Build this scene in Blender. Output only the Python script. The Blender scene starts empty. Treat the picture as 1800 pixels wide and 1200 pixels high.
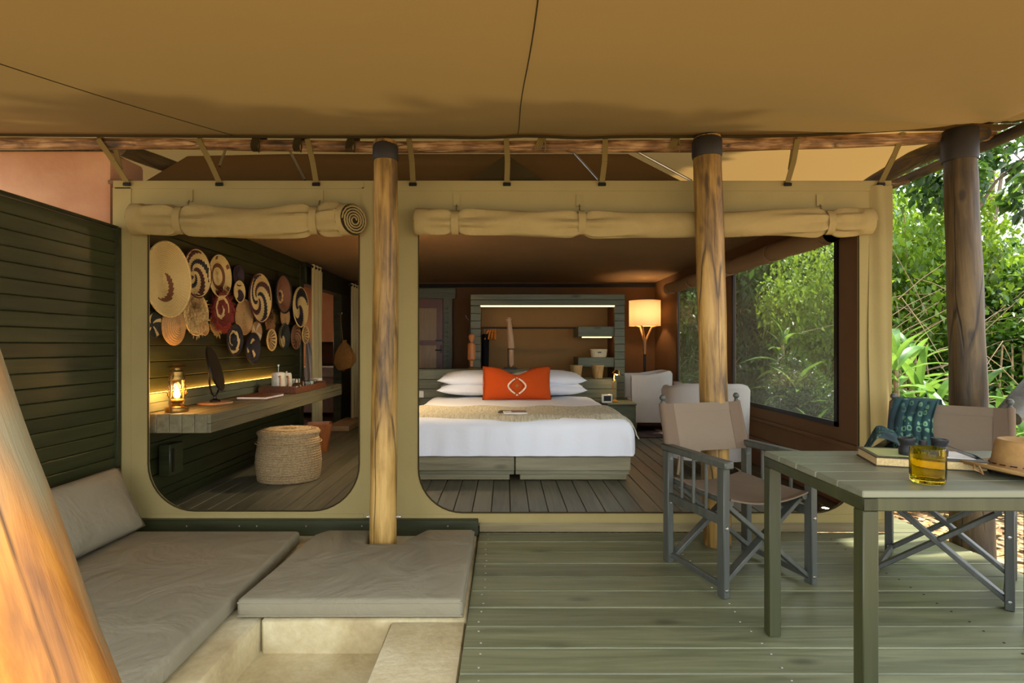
import bpy, bmesh, math, random
import numpy as np
from mathutils import Vector, Matrix, Euler
R = math.radians
PI = math.pi
random.seed(7)
scene = bpy.context.scene
COL = scene.collection

# ------------------------------------------------------------------ camera
F_PX, VX, VY, CAM_H = 960.0, 888.0, 608.0, 1.185
cam_d = bpy.data.cameras.new('camera')
cam = bpy.data.objects.new('camera', cam_d)
COL.objects.link(cam)
cam.location = (0, 0, CAM_H)
cam.rotation_euler = (R(90), 0, 0)
cam_d.sensor_width = 36.0
cam_d.lens = F_PX / 1800 * 36
cam_d.shift_x = (900 - VX) / 1800
cam_d.shift_y = (VY - 600) / 1800
cam_d.clip_start = 0.05
cam_d.clip_end = 300
scene.camera = cam

# ------------------------------------------------------------------ sky and sun
world = bpy.data.worlds.new('sky')
scene.world = world
world.use_nodes = True
wn = world.node_tree
wn.nodes.clear()
wo = wn.nodes.new('ShaderNodeOutputWorld')
wb = wn.nodes.new('ShaderNodeBackground')
wb.inputs['Color'].default_value = (0.86, 0.93, 1.0, 1)
wb.inputs['Strength'].default_value = 2.1
wn.links.new(wb.outputs[0], wo.inputs[0])

sun_d = bpy.data.lights.new('sun', 'SUN')
sun_d.energy = 6.0
sun_d.angle = R(2.2)
sun_d.color = (1.0, 0.93, 0.80)
sun = bpy.data.objects.new('sun', sun_d)
COL.objects.link(sun)
sun.rotation_euler = Vector((-0.40, -0.10, -1.0)).to_track_quat('-Z', 'Y').to_euler()
sun.location = (6, 1, 9)

scene.view_settings.view_transform = 'Standard'
scene.view_settings.look = 'None'
scene.view_settings.gamma = 1
scene.view_settings.use_curve_mapping = False
scene.view_settings.exposure = 1.0

# ------------------------------------------------------------------ helpers
def lin(c):
    if isinstance(c, str):
        c = tuple(int(c[i:i + 2], 16) / 255 for i in (0, 2, 4))
    return tuple(((x / 12.92) if x <= 0.04045 else ((x + 0.055) / 1.055) ** 2.4) for x in c[:3]) + (1.0,)

def P(px, py, Y):
    """point that lies at distance Y on the line of sight of a measured pixel"""
    return Vector(((px - VX) * Y / F_PX, Y, CAM_H - (py - VY) * Y / F_PX))

OFF = {}
def tag(o, label=None, cat=None, group=None, kind=None):
    if label: o['label'] = label
    if cat: o['category'] = cat
    if group: o['group'] = group
    if kind: o['kind'] = kind
    return o

def E(name, label, cat, loc=(0, 0, 0), rz=0, group=None, kind=None):
    o = bpy.data.objects.new(name, None)
    COL.objects.link(o)
    o.empty_display_size = 0.1
    o.location = loc
    o.rotation_euler = (0, 0, rz)
    OFF[o.name] = Vector(loc)
    return tag(o, label, cat, group, kind)

def finish(me, smooth):
    if smooth:
        me.polygons.foreach_set('use_smooth', [True] * len(me.polygons))
        try:
            me.set_sharp_from_angle(angle=R(smooth if smooth is not True else 38))
        except Exception:
            pass

def link(name, me, mat, parent=None, loc=None, rot=None):
    o = bpy.data.objects.new(name, me)
    COL.objects.link(o)
    if mat is not None and not me.materials:
        me.materials.append(mat)
    if parent is not None:
        o.parent = parent
    if loc is not None:
        o.location = loc
    if rot is not None:
        o.rotation_euler = rot
    return o

class G:
    """collects shapes into one mesh"""
    def __init__(s):
        s.v = []; s.f = []
    def add(s, v, f, M=None):
        n = len(s.v)
        s.v += [tuple(M @ Vector(p)) for p in v] if M is not None else [tuple(p) for p in v]
        s.f += [tuple(i + n for i in q) for q in f]
        return s
    def bm(s, b, M=None):
        b.verts.index_update()
        s.add([v.co[:] for v in b.verts], [[v.index for v in f.verts] for f in b.faces], M)
        b.free()
        return s
    def box(s, c, d, M=None, bev=0.0, seg=1):
        b = bmesh.new()
        bmesh.ops.create_cube(b, size=1.0)
        for v in b.verts:
            v.co = Vector((v.co.x * d[0], v.co.y * d[1], v.co.z * d[2]))
        if bev > 0:
            bmesh.ops.bevel(b, geom=b.edges[:], offset=min(bev, min(d) * 0.45), segments=seg, affect='EDGES', profile=0.5)
        T = Matrix.Translation(Vector(c))
        return s.bm(b, T @ M if M is not None else T)
    def bar(s, a, b_, w, h, bev=0.004, up=(0, 0, 1)):
        a, b_ = Vector(a), Vector(b_)
        d = b_ - a
        x = d.normalized()
        u = Vector(up)
        if abs(x.dot(u)) > 0.98: u = Vector((0, 1, 0))
        y = u.cross(x).normalized()
        z = x.cross(y)
        M = Matrix((x, y, z)).transposed()
        return s.box((a + b_) / 2, (d.length, w, h), M.to_4x4(), bev)
    def tube(s, pts, r, n=10, cap=True, closed=False):
        pts = [Vector(p) for p in pts]
        m = len(pts)
        rs = list(r) if hasattr(r, '__len__') else [r] * m
        v = []; f = []
        prev = None
        for i, p in enumerate(pts):
            if closed:
                t = pts[(i + 1) % m] - pts[i - 1]
            else:
                t = pts[min(i + 1, m - 1)] - pts[max(i - 1, 0)]
            t.normalize()
            if prev is None:
                a = Vector((0, 0, 1)) if abs(t.z) < 0.9 else Vector((1, 0, 0))
                x = t.cross(a).normalized()
            else:
                x = (prev - t * prev.dot(t))
                x = x.normalized() if x.length > 1e-6 else t.orthogonal().normalized()
            y = t.cross(x)
            prev = x
            for k in range(n):
                a = 2 * PI * k / n
                v.append(p + (x * math.cos(a) + y * math.sin(a)) * rs[i])
        for i in range(m if closed else m - 1):
            for k in range(n):
                j = (i + 1) % m
                f.append((i * n + k, i * n + (k + 1) % n, j * n + (k + 1) % n, j * n + k))
        if cap and not closed:
            f.append(tuple(reversed(range(n))))
            f.append(tuple((m - 1) * n + k for k in range(n)))
        return s.add(v, f)
    def lathe(s, prof, n=24, c=(0, 0, 0), M=None, fn=None):
        v = []; f = []
        m = len(prof)
        for i, (r, z) in enumerate(prof):
            for k in range(n):
                a = 2 * PI * k / n
                p = Vector((r * math.cos(a), r * math.sin(a), z))
                if fn: p = fn(p, a, i)
                v.append(p)
        for i in range(m - 1):
            for k in range(n):
                f.append((i * n + k, i * n + (k + 1) % n, (i + 1) * n + (k + 1) % n, (i + 1) * n + k))
        if prof[0][0] > 1e-5: f.append(tuple(reversed(range(n))))
        if prof[-1][0] > 1e-5: f.append(tuple((m - 1) * n + k for k in range(n)))
        T = Matrix.Translation(Vector(c))
        return s.add(v, f, T @ M if M is not None else T)
    def grid(s, fn, nu, nv, cu=False, cv=False):
        v = [fn(i / (nu if cu else nu - 1), j / (nv if cv else nv - 1)) for i in range(nu) for j in range(nv)]
        f = []
        for i in range(nu if cu else nu - 1):
            for j in range(nv if cv else nv - 1):
                i2, j2 = (i + 1) % nu, (j + 1) % nv
                f.append((i * nv + j, i2 * nv + j, i2 * nv + j2, i * nv + j2))
        return s.add(v, f)
    def sheet(s, fn, nu, nv, t=0.006):
        """a grid with thickness"""
        top = [[Vector(fn(i / (nu - 1), j / (nv - 1))) for j in range(nv)] for i in range(nu)]
        nn = []
        for i in range(nu):
            row = []
            for j in range(nv):
                du = top[min(i + 1, nu - 1)][j] - top[max(i - 1, 0)][j]
                dv = top[i][min(j + 1, nv - 1)] - top[i][max(j - 1, 0)]
                c = du.cross(dv)
                row.append(c.normalized() if c.length > 1e-9 else Vector((0, 0, 1)))
            nn.append(row)
        v = [top[i][j] for i in range(nu) for j in range(nv)] + [top[i][j] - nn[i][j] * t for i in range(nu) for j in range(nv)]
        N = nu * nv
        f = []
        for i in range(nu - 1):
            for j in range(nv - 1):
                a, b, c, d = i * nv + j, (i + 1) * nv + j, (i + 1) * nv + j + 1, i * nv + j + 1
                f.append((a, b, c, d)); f.append((a + N, d + N, c + N, b + N))
        for i in range(nu - 1):
            for j in (0, nv - 1):
                a, b = i * nv + j, (i + 1) * nv + j
                f.append((a, a + N, b + N, b) if j == 0 else (a, b, b + N, a + N))
        for j in range(nv - 1):
            for i in (0, nu - 1):
                a, b = i * nv + j, i * nv + j + 1
                f.append((a, b, b + N, a + N) if i == 0 else (a, a + N, b + N, b))
        return s.add(v, f)
    def prism(s, poly, z0, z1, bev=0.0, seg=2, M=None):
        b = bmesh.new()
        vs = [b.verts.new((x, y, z0)) for x, y in poly]
        fc = b.faces.new(vs)
        r = bmesh.ops.extrude_face_region(b, geom=[fc])
        for e in r['geom']:
            if isinstance(e, bmesh.types.BMVert): e.co.z = z1
        bmesh.ops.recalc_face_normals(b, faces=b.faces[:])
        if bev > 0:
            bmesh.ops.bevel(b, geom=b.edges[:], offset=bev, segments=seg, affect='EDGES', profile=0.5)
        return s.bm(b, M)
    def obj(s, name, mat, parent=None, smooth=True, local=False, label=None, cat=None, group=None, kind=None):
        off = Vector((0, 0, 0))
        if parent is not None and not local:
            q = parent
            while q.parent is not None: q = q.parent
            off = OFF.get(q.name, Vector((0, 0, 0)))
        v = s.v if off.length == 0 else [(p[0] - off.x, p[1] - off.y, p[2] - off.z) for p in s.v]
        # a thing without a parent gets its origin at its own base
        base = None
        if parent is None and v:
            a = np.array(v)
            base = Vector(((a[:, 0].min() + a[:, 0].max()) / 2, (a[:, 1].min() + a[:, 1].max()) / 2, a[:, 2].min()))
            v = [(p[0] - base.x, p[1] - base.y, p[2] - base.z) for p in v]
        me = bpy.data.meshes.new(name)
        me.from_pydata(v, [], s.f)
        me.update()
        finish(me, smooth)
        o = link(name, me, mat, parent, base)
        if parent is None: OFF[o.name] = base
        return tag(o, label, cat, group, kind)

def flat_shape(outer, holes, t):
    """plate in the XY plane with holes, thickness t, as (verts, faces)"""
    cu = bpy.data.curves.new('tmp', 'CURVE')
    cu.dimensions = '2D'; cu.fill_mode = 'BOTH'; cu.extrude = t / 2
    for poly in [outer] + holes:
        sp = cu.splines.new('POLY')
        sp.points.add(len(poly) - 1)
        for i, (x, y) in enumerate(poly): sp.points[i].co = (x, y, 0, 1)
        sp.use_cyclic_u = True
    o = bpy.data.objects.new('tmp', cu)
    COL.objects.link(o)
    dg = bpy.context.evaluated_depsgraph_get()
    me = bpy.data.meshes.new_from_object(o.evaluated_get(dg))
    v = [x.co[:] for x in me.vertices]; f = [tuple(p.vertices) for p in me.polygons]
    bpy.data.objects.remove(o); bpy.data.curves.remove(cu); bpy.data.meshes.remove(me)
    return v, f

def rrect(x0, y0, x1, y1, r, seg=8, corners=(1, 1, 1, 1)):
    """corners: bottom-left, bottom-right, top-right, top-left"""
    pts = []
    for (cx, cy, a0, on) in ((x0, y0, 180, corners[0]), (x1, y0, 270, corners[1]), (x1, y1, 0, corners[2]), (x0, y1, 90, corners[3])):
        if not on:
            pts.append((cx, cy)); continue
        ox = cx + r if cx == x0 else cx - r
        oy = cy + r if cy == y0 else cy - r
        for k in range(seg + 1):
            a = R(a0 + 90 * k / seg)
            pts.append((ox + r * math.cos(a), oy + r * math.sin(a)))
    return pts

BOARDS = {}
def board(name, mat, parent, c, size, rot=(0, 0, 0), bev=0.004):
    """a plank, long along its own X; planks of one size share their mesh"""
    key = (tuple(round(x, 4) for x in size), mat.name, bev)
    if key not in BOARDS:
        g = G().box((0, 0, 0), size, None, bev)
        me = bpy.data.meshes.new(name)
        me.from_pydata(g.v, [], g.f); me.update(); me.materials.append(mat)
        BOARDS[key] = me
    q = parent
    while q.parent is not None: q = q.parent
    o = link(name, BOARDS[key], mat, parent, Vector(c) - OFF[q.name], rot)
    return o

def copy_tree(o, parent=None):
    c = o.copy()
    COL.objects.link(c)
    c.parent = parent
    OFF[c.name] = Vector(c.location)
    for ch in list(o.children): copy_tree(ch, c)
    return c

# ------------------------------------------------------------------ materials
MATS = {}
class N:
    def __init__(s, name):
        s.m = bpy.data.materials.new(name); s.m.use_nodes = True
        s.t = s.m.node_tree; s.t.nodes.clear()
        s.out = s.t.nodes.new('ShaderNodeOutputMaterial')
    def n(s, ty, **kw):
        x = s.t.nodes.new('ShaderNode' + ty)
        for k, v in kw.items():
            if k in x.inputs.keys():
                x.inputs[k].default_value = v
            else:
                setattr(x, k, v)
        return x
    def l(s, a, b): s.t.links.new(a, b)
    def math(s, op, a, b=None, c=None):
        x = s.t.nodes.new('ShaderNodeMath'); x.operation = op
        for i, q in enumerate((a, b, c)):
            if q is None: continue
            if isinstance(q, (int, float)): x.inputs[i].default_value = q
            else: s.l(q, x.inputs[i])
        return x.outputs[0]
    def ramp(s, fac, stops, interp='LINEAR'):
        x = s.t.nodes.new('ShaderNodeValToRGB')
        cr = x.color_ramp; cr.interpolation = interp
        while len(cr.elements) < len(stops): cr.elements.new(0.5)
        for e, (p, c) in zip(cr.elements, stops):
            e.position = p
            cc = lin(c) if not (isinstance(c, tuple) and len(c) == 4) else c
            e.color = cc
        if fac is not None: s.l(fac, x.inputs[0])
        return x
    def mix(s, fac, a, b, mode='MIX'):
        x = s.t.nodes.new('ShaderNodeMix'); x.data_type = 'RGBA'; x.blend_type = mode
        for i, q in ((0, fac), (6, a), (7, b)):
            if isinstance(q, (int, float)): x.inputs[i].default_value = q
            elif isinstance(q, tuple): x.inputs[i].default_value = q
            else: s.l(q, x.inputs[i])
        return x.outputs[2]
    def coords(s, scale=(1, 1, 1), rnd=True):
        tc = s.n('TexCoord')
        o = tc.outputs['Object']
        if rnd:
            oi = s.n('ObjectInfo')
            vm = s.n('VectorMath', operation='MULTIPLY_ADD')
            cb = s.n('CombineXYZ')
            for i, k in enumerate((37.0, 53.0, 71.0)):
                s.l(s.math('MULTIPLY', oi.outputs['Random'], k), cb.inputs[i])
            vm.inputs[1].default_value = (1, 1, 1)
            s.l(o, vm.inputs[0]); s.l(cb.outputs[0], vm.inputs[2])
            o = vm.outputs[0]
        mp = s.n('Mapping'); mp.inputs['Scale'].default_value = scale
        s.l(o, mp.inputs[0])
        return mp.outputs[0]
    def bump(s, h, strength=0.2, dist=0.01):
        b = s.n('Bump'); b.inputs['Strength'].default_value = strength; b.inputs['Distance'].default_value = dist
        s.l(h, b.inputs['Height'])
        return b.outputs[0]

def wood(name, dark, light, axis='X', sc=1.0, rough=0.6, bump=0.25, var=0.3, knots=True):
    if name in MATS: return MATS[name]
    k = N(name)
    s = [14 * sc] * 3
    s['XYZ'.index(axis)] = 0.9 * sc
    co = k.coords(tuple(s))
    nz = k.n('TexNoise', Scale=1.6, Detail=6.0, Roughness=0.62, Distortion=0.9); k.l(co, nz.inputs['Vector'])
    s2 = [2.5 * sc] * 3; s2['XYZ'.index(axis)] = 0.8 * sc
    co2 = k.coords(tuple(s2))
    nb = k.n('TexNoise', Scale=1.3, Detail=3.0); k.l(co2, nb.inputs['Vector'])
    f = k.math('ADD', k.math('MULTIPLY', nz.outputs[0], 0.65), k.math('MULTIPLY', nb.outputs[0], 0.35))
    rp = k.ramp(f, [(0.32, dark), (0.68, light)])
    col = rp.outputs[0]
    if knots:
        s3 = [5 * sc] * 3; s3['XYZ'.index(axis)] = 2.0 * sc
        vo = k.n('TexVoronoi', Scale=1.0, feature='F1'); k.l(k.coords(tuple(s3)), vo.inputs['Vector'])
        kr = k.ramp(vo.outputs['Distance'], [(0.05, (1, 1, 1, 1)), (0.16, (0, 0, 0, 1))])
        col = k.mix(k.math('MULTIPLY', kr.outputs[0], 0.55), col, tuple(x * 0.35 for x in lin(dark)[:3]) + (1,))
    oi = k.n('ObjectInfo')
    hv = k.n('HueSaturation')
    k.l(k.math('MULTIPLY_ADD', oi.outputs['Random'], var, 1 - var / 2), hv.inputs['Value'])
    k.l(col, hv.inputs['Color'])
    b = k.n('BsdfPrincipled', Roughness=rough)
    k.l(hv.outputs[0], b.inputs['Base Color'])
    k.l(k.bump(nz.outputs[0], bump, 0.004), b.inputs['Normal'])
    k.l(b.outputs[0], k.out.inputs[0])
    MATS[name] = k.m
    return k.m

def log_mat(name, dark, mid, light, axis='Z', rough=0.5, sc=1.0, patch=None):
    k = N(name)
    def ax(a, b):
        s = [a] * 3; s['XYZ'.index(axis)] = b
        return k.coords(tuple(s), True)
    nz = k.n('TexNoise', Scale=1.0, Detail=8.0, Roughness=0.65, Distortion=0.6); k.l(ax(26 * sc, 2.2 * sc), nz.inputs['Vector'])
    nb = k.n('TexNoise', Scale=1.0, Detail=4.0, Distortion=0.4); k.l(ax(5 * sc, 2.2 * sc), nb.inputs['Vector'])
    f = k.math('ADD', k.math('MULTIPLY', nz.outputs[0], 0.5), k.math('MULTIPLY', nb.outputs[0], 0.5))
    col = k.ramp(f, [(0.38, dark), (0.5, mid), (0.63, light)]).outputs[0]
    if patch:
        pn = k.n('TexNoise', Scale=1.0, Detail=2.0); k.l(ax(3.0, 1.1), pn.inputs['Vector'])
        pr = k.ramp(pn.outputs[0], [(0.52, (0, 0, 0, 1)), (0.6, (1, 1, 1, 1))])
        col = k.mix(pr.outputs[0], col, lin(patch))
    # long drying cracks
    vo = k.n('TexVoronoi', feature='DISTANCE_TO_EDGE', Scale=1.0)
    dn = k.n('TexNoise', Scale=2.0, Detail=3.0); k.l(ax(3, 1), dn.inputs['Vector'])
    va = k.n('VectorMath', operation='ADD'); sc_n = k.n('VectorMath', operation='SCALE'); sc_n.inputs[3].default_value = 0.22; k.l(dn.outputs['Color'], sc_n.inputs[0]); k.l(ax(7.0 * sc, 0.55 * sc), va.inputs[0]); k.l(sc_n.outputs[0], va.inputs[1])
    k.l(va.outputs[0], vo.inputs['Vector'])
    cr = k.ramp(vo.outputs['Distance'], [(0.0, (1, 1, 1, 1)), (0.028, (0, 0, 0, 1))])
    gate = k.ramp(nb.outputs[0], [(0.42, (0, 0, 0, 1)), (0.55, (1, 1, 1, 1))])
    cm = k.math('MULTIPLY', cr.outputs[0], gate.outputs[0])
    col = k.mix(k.math('MULTIPLY', cm, 0.85), col, tuple(x * 0.25 for x in lin(dark)[:3]) + (1,))
    kv = k.n('TexVoronoi', Scale=1.0); k.l(ax(6.5 * sc, 3.2 * sc), kv.inputs['Vector'])
    kr = k.ramp(kv.outputs['Distance'], [(0.07, (1, 1, 1, 1)), (0.15, (0, 0, 0, 1))])
    col = k.mix(k.math('MULTIPLY', kr.outputs[0], 0.7), col, tuple(x * 0.3 for x in lin(dark)[:3]) + (1,))
    b = k.n('BsdfPrincipled', Roughness=rough)
    k.l(col, b.inputs['Base Color'])
    h = k.math('SUBTRACT', nz.outputs[0], k.math('MULTIPLY', cm, 1.5))
    k.l(k.bump(h, 0.4, 0.008), b.inputs['Normal'])
    k.l(b.outputs[0], k.out.inputs[0])
    MATS[name] = k.m
    return k.m

def cloth(name, col, trans=0.0, tcol=None, wr=0.25, weave=260.0, rough=0.9, var=0.12, wscale=1.6):
    k = N(name)
    co = k.coords((1, 1, 1), False)
    nz = k.n('TexNoise', Scale=wscale, Detail=4.0, Roughness=0.55, Distortion=0.8); k.l(co, nz.inputs['Vector'])
    fw = k.n('TexNoise', Scale=weave, Detail=2.0); k.l(co, fw.inputs['Vector'])
    c = lin(col)
    c0 = tuple(x * (1 - var) for x in c[:3]) + (1,); c1 = tuple(min(1, x * (1 + var)) for x in c[:3]) + (1,)
    f = k.math('ADD', k.math('MULTIPLY', nz.outputs[0], 0.6), k.math('MULTIPLY', fw.outputs[0], 0.4))
    cc = k.ramp(f, [(0.3, c0), (0.7, c1)]).outputs[0]
    hb = k.math('ADD', nz.outputs[0], k.math('MULTIPLY', fw.outputs[0], 0.03))
    nrm = k.bump(hb, wr, 0.06)
    b = k.n('BsdfPrincipled', Roughness=rough); b.inputs['Specular IOR Level'].default_value = 0.15
    k.l(cc, b.inputs['Base Color']); k.l(nrm, b.inputs['Normal'])
    if trans > 0:
        tr = k.n('BsdfTranslucent'); tr.inputs['Color'].default_value = lin(tcol or col)
        mx = k.n('MixShader'); mx.inputs[0].default_value = trans
        k.l(b.outputs[0], mx.inputs[1]); k.l(tr.outputs[0], mx.inputs[2]); k.l(mx.outputs[0], k.out.inputs[0])
    else:
        k.l(b.outputs[0], k.out.inputs[0])
    MATS[name] = k.m
    return k.m

def plain(name, col, rough=0.5, metal=0.0, noise=0.12, nsc=20.0, bump=0.0):
    k = N(name)
    nz = k.n('TexNoise', Scale=nsc, Detail=4.0); k.l(k.coords((1, 1, 1), False), nz.inputs['Vector'])
    c = lin(col)
    cc = k.ramp(nz.outputs[0], [(0.3, tuple(x * (1 - noise) for x in c[:3]) + (1,)), (0.7, tuple(min(1, x * (1 + noise)) for x in c[:3]) + (1,))]).outputs[0]
    b = k.n('BsdfPrincipled', Roughness=rough, Metallic=metal)
    k.l(cc, b.inputs['Base Color'])
    if bump: k.l(k.bump(nz.outputs[0], bump, 0.01), b.inputs['Normal'])
    k.l(b.outputs[0], k.out.inputs[0])
    MATS[name] = k.m
    return k.m

def emit(name, col, st):
    k = N(name)
    e = k.n('Emission', Strength=st); e.inputs[0].default_value = lin(col)
    k.l(e.outputs[0], k.out.inputs[0])
    MATS[name] = k.m
    return k.m

def glass(name, col, rough=0.02, ior=1.45):
    k = N(name)
    b = k.n('BsdfPrincipled', Roughness=rough, IOR=ior)
    b.inputs['Base Color'].default_value = lin(col); b.inputs['Transmission Weight'].default_value = 1.0
    k.l(b.outputs[0], k.out.inputs[0])
    MATS[name] = k.m
    return k.m

def point_light(name, loc, power, col, radius=0.04, parent=None):
    d = bpy.data.lights.new(name, 'POINT'); d.energy = power; d.color = col; d.shadow_soft_size = radius
    o = bpy.data.objects.new(name, d); COL.objects.link(o)
    if parent is not None:
        o.parent = parent; o.location = Vector(loc) - OFF[parent.name]
    else:
        o.location = loc
    return o

def noisy_log(g, pts, rads, n=16, seed=0, amp=0.05, m=24):
    """a round pole along a polyline with an uneven surface"""
    rnd = random.Random(seed)
    pts = [Vector(p) for p in pts]
    out = []; rr = []
    for i in range(m + 1):
        t = i / m * (len(pts) - 1)
        a = min(int(t), len(pts) - 2); q = t - a
        out.append(pts[a].lerp(pts[a + 1], q)); rr.append(rads[a] * (1 - q) + rads[a + 1] * q)
    v = []; f = []
    d = (out[-1] - out[0]).normalized()
    x = d.orthogonal().normalized(); y = d.cross(x)
    ph = [rnd.uniform(0, 6.28) for _ in range(6)]
    for i, p in enumerate(out):
        for k in range(n):
            a = 2 * PI * k / n
            w = math.sin(2 * a + ph[0] + i * 0.13) + 0.7 * math.sin(3 * a + ph[1] - i * 0.21) + 0.6 * math.sin(i * 0.9 + ph[2] + math.sin(a + ph[3])) + 0.4 * math.sin(5 * a + ph[4] + i * 0.3)
            v.append(p + (x * math.cos(a) + y * math.sin(a)) * rr[i] * (1 + amp * 0.4 * w))
    for i in range(m):
        for k in range(n):
            f.append((i * n + k, i * n + (k + 1) % n, (i + 1) * n + (k + 1) % n, (i + 1) * n + k))
    f.append(tuple(reversed(range(n)))); f.append(tuple(m * n + k for k in range(n)))
    g.add(v, f)
    return g

# ------------------------------------------------------------------ material set
M_deck = wood('deck_wood', '4e5138', '828362', 'X', 1.0, 0.42, 0.3, 0.22)
M_floor = wood('floor_wood', '43412f', '6d6854', 'X', 1.0, 0.42, 0.3, 0.3)
M_slat = wood('green_slat_wood', '1f210d', '393c1c', 'X', 1.0, 0.45, 0.3, 0.3)
M_green = wood('green_board_wood', '474c36', '6f7156', 'X', 1.0, 0.5, 0.3, 0.2)
M_greenz = wood('green_board_wood_upright', '474c36', '6f7156', 'Z', 1.0, 0.5, 0.3, 0.2)
M_desk = wood('desk_wood', '544c34', '7d7454', 'X', 1.0, 0.45, 0.3, 0.2)
M_base = wood('bed_base_wood', '6a6347', '9a9270', 'X', 1.0, 0.5, 0.3, 0.15)
M_riser = wood('riser_wood', '6a5c3c', '8f7f56', 'X', 1.0, 0.5, 0.3, 0.1)
M_pole = log_mat('pole_wood', '4c3614', '977334', 'c09a54', 'Z', 0.5)
M_pole_d = log_mat('weathered_pole_wood', '2c2212', '4e3e22', '6e5a34', 'Z', 0.6)
M_pole_o = log_mat('honey_pole_wood', '5e340c', 'a0641c', 'c0842e', 'Z', 0.5, 1.0, '7d7254')
M_beam = log_mat('stripped_beam_wood', '3a2612', '866038', 'c8a274', 'X', 0.6, 2.2)
M_canvas = cloth('tent_canvas', '9c8b5a', 0.03, '9c8a58', 0.18, 300)
M_canvas2 = cloth('rolled_canvas', 'a08a58', 0.0, None, 0.25, 300, wscale=4.0)
M_fly = cloth('fly_canvas', '745830', 0.055, 'a88648', 0.12, 300, wscale=0.9, var=0.06)
M_flyb = cloth('outer_fly_canvas', '4c3a20', 0.16, 'c89c58', 0.12, 300, wscale=0.9, var=0.06)
M_ceil = cloth('lining_canvas', '8a7052', 0.0, None, 0.2, 300, wscale=1.2)
M_brown = cloth('brown_wall_canvas', '6e5136', 0.0, None, 0.12, 300)
M_dark = plain('dark_void', '1d1812', 0.9)
M_hem = cloth('hem_webbing', '3a3018', 0.0, None, 0.1, 300)
M_strap = cloth('webbing_strap', '7a683c', 0.0, None, 0.1, 400)
M_cush = cloth('grey_seat_fabric', '88806a', 0.0, None, 0.5, 400, var=0.08, wscale=3.0)
M_metal = plain('steel', 'a8a8a4', 0.3, 1.0)
M_black = plain('black_metal', '14120f', 0.4, 0.3)
M_brass = plain('brass', 'b08a48', 0.28, 1.0)
M_white_c = plain('white_ceramic', 'e2ddcc', 0.25)
M_linen = cloth('white_linen', 'f4f7fb', 0.0, None, 0.3, 350, var=0.02, wscale=2.2)
M_led = emit('led_glow', 'ffc878', 4.5)

def concrete_mat():
    k = N('rough_concrete')
    co = k.coords((1, 1, 1), False)
    a = k.n('TexNoise', Scale=2.2, Detail=8.0, Roughness=0.65); k.l(co, a.inputs['Vector'])
    b_ = k.n('TexNoise', Scale=45.0, Detail=5.0); k.l(co, b_.inputs['Vector'])
    c = k.ramp(a.outputs[0], [(0.3, 'a08c62'), (0.48, 'c6b486'), (0.68, 'e0d4ac')]).outputs[0]
    c = k.mix(k.math('MULTIPLY', b_.outputs[0], 0.35), c, lin('6a5a40'), 'MIX')
    b = k.n('BsdfPrincipled', Roughness=0.85); k.l(c, b.inputs['Base Color'])
    k.l(k.bump(k.math('ADD', a.outputs[0], k.math('MULTIPLY', b_.outputs[0], 0.3)), 0.5, 0.02), b.inputs['Normal'])
    k.l(b.outputs[0], k.out.inputs[0]); return k.m
M_conc = concrete_mat()

def plaster_mat():
    k = N('ochre_plaster')
    co = k.coords((1, 1, 1), False)
    a = k.n('TexNoise', Scale=3.0, Detail=6.0); k.l(co, a.inputs['Vector'])
    v = k.n('TexVoronoi', Scale=14.0); k.l(co, v.inputs['Vector'])
    c = k.ramp(a.outputs[0], [(0.3, 'c08a64'), (0.7, 'd4a47c')]).outputs[0]
    cr = k.ramp(v.outputs['Distance'], [(0.02, (1, 1, 1, 1)), (0.06, (0, 0, 0, 1))])
    c = k.mix(k.math('MULTIPLY', cr.outputs[0], 0.6), c, lin('7d5434'))
    b = k.n('BsdfPrincipled', Roughness=0.9); k.l(c, b.inputs['Base Color'])
    k.l(k.bump(a.outputs[0], 0.4, 0.03), b.inputs['Normal']); k.l(b.outputs[0], k.out.inputs[0]); return k.m
M_plaster = plaster_mat()

def ground_mat():
    k = N('leaf_litter_ground')
    co = k.coords((1, 1, 1), False)
    a = k.n('TexNoise', Scale=2.0, Detail=8.0); k.l(co, a.inputs['Vector'])
    v = k.n('TexVoronoi', Scale=34.0); k.l(co, v.inputs['Vector'])
    c = k.ramp(v.outputs['Color'], [(0.1, '6b4f33'), (0.45, 'a98a62'), (0.8, 'cdb48c')]).outputs[0]
    c = k.mix(k.math('MULTIPLY', a.outputs[0], 0.5), c, lin('5c4a30'))
    b = k.n('BsdfPrincipled', Roughness=0.9); k.l(c, b.inputs['Base Color'])
    k.l(k.bump(v.outputs['Distance'], 0.6, 0.03), b.inputs['Normal']); k.l(b.outputs[0], k.out.inputs[0]); return k.m
M_ground = ground_mat()

# ------------------------------------------------------------------ the setting
TY, ZF, XL, XR, YB = 3.48, 0.065, -2.43, 2.37, 8.65

def ground_z(x, y):
    d = max(0.0, x - 3.0)
    return -0.16 + 0.03 * math.sin(x * 1.3) * math.cos(y * 0.9) + 0.02 * d
g = G().grid(lambda u, v: (-14 + 34 * u, -8 + 34 * v, ground_z(-14 + 34 * u, -8 + 34 * v) if (-14 + 34 * u) > 2.75 or (-8 + 34 * v) < 0 else -0.22), 70, 70)
g.obj('ground', M_ground, label='brown ground strewn with dry leaves around the deck', cat='ground', kind='structure')

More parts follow.
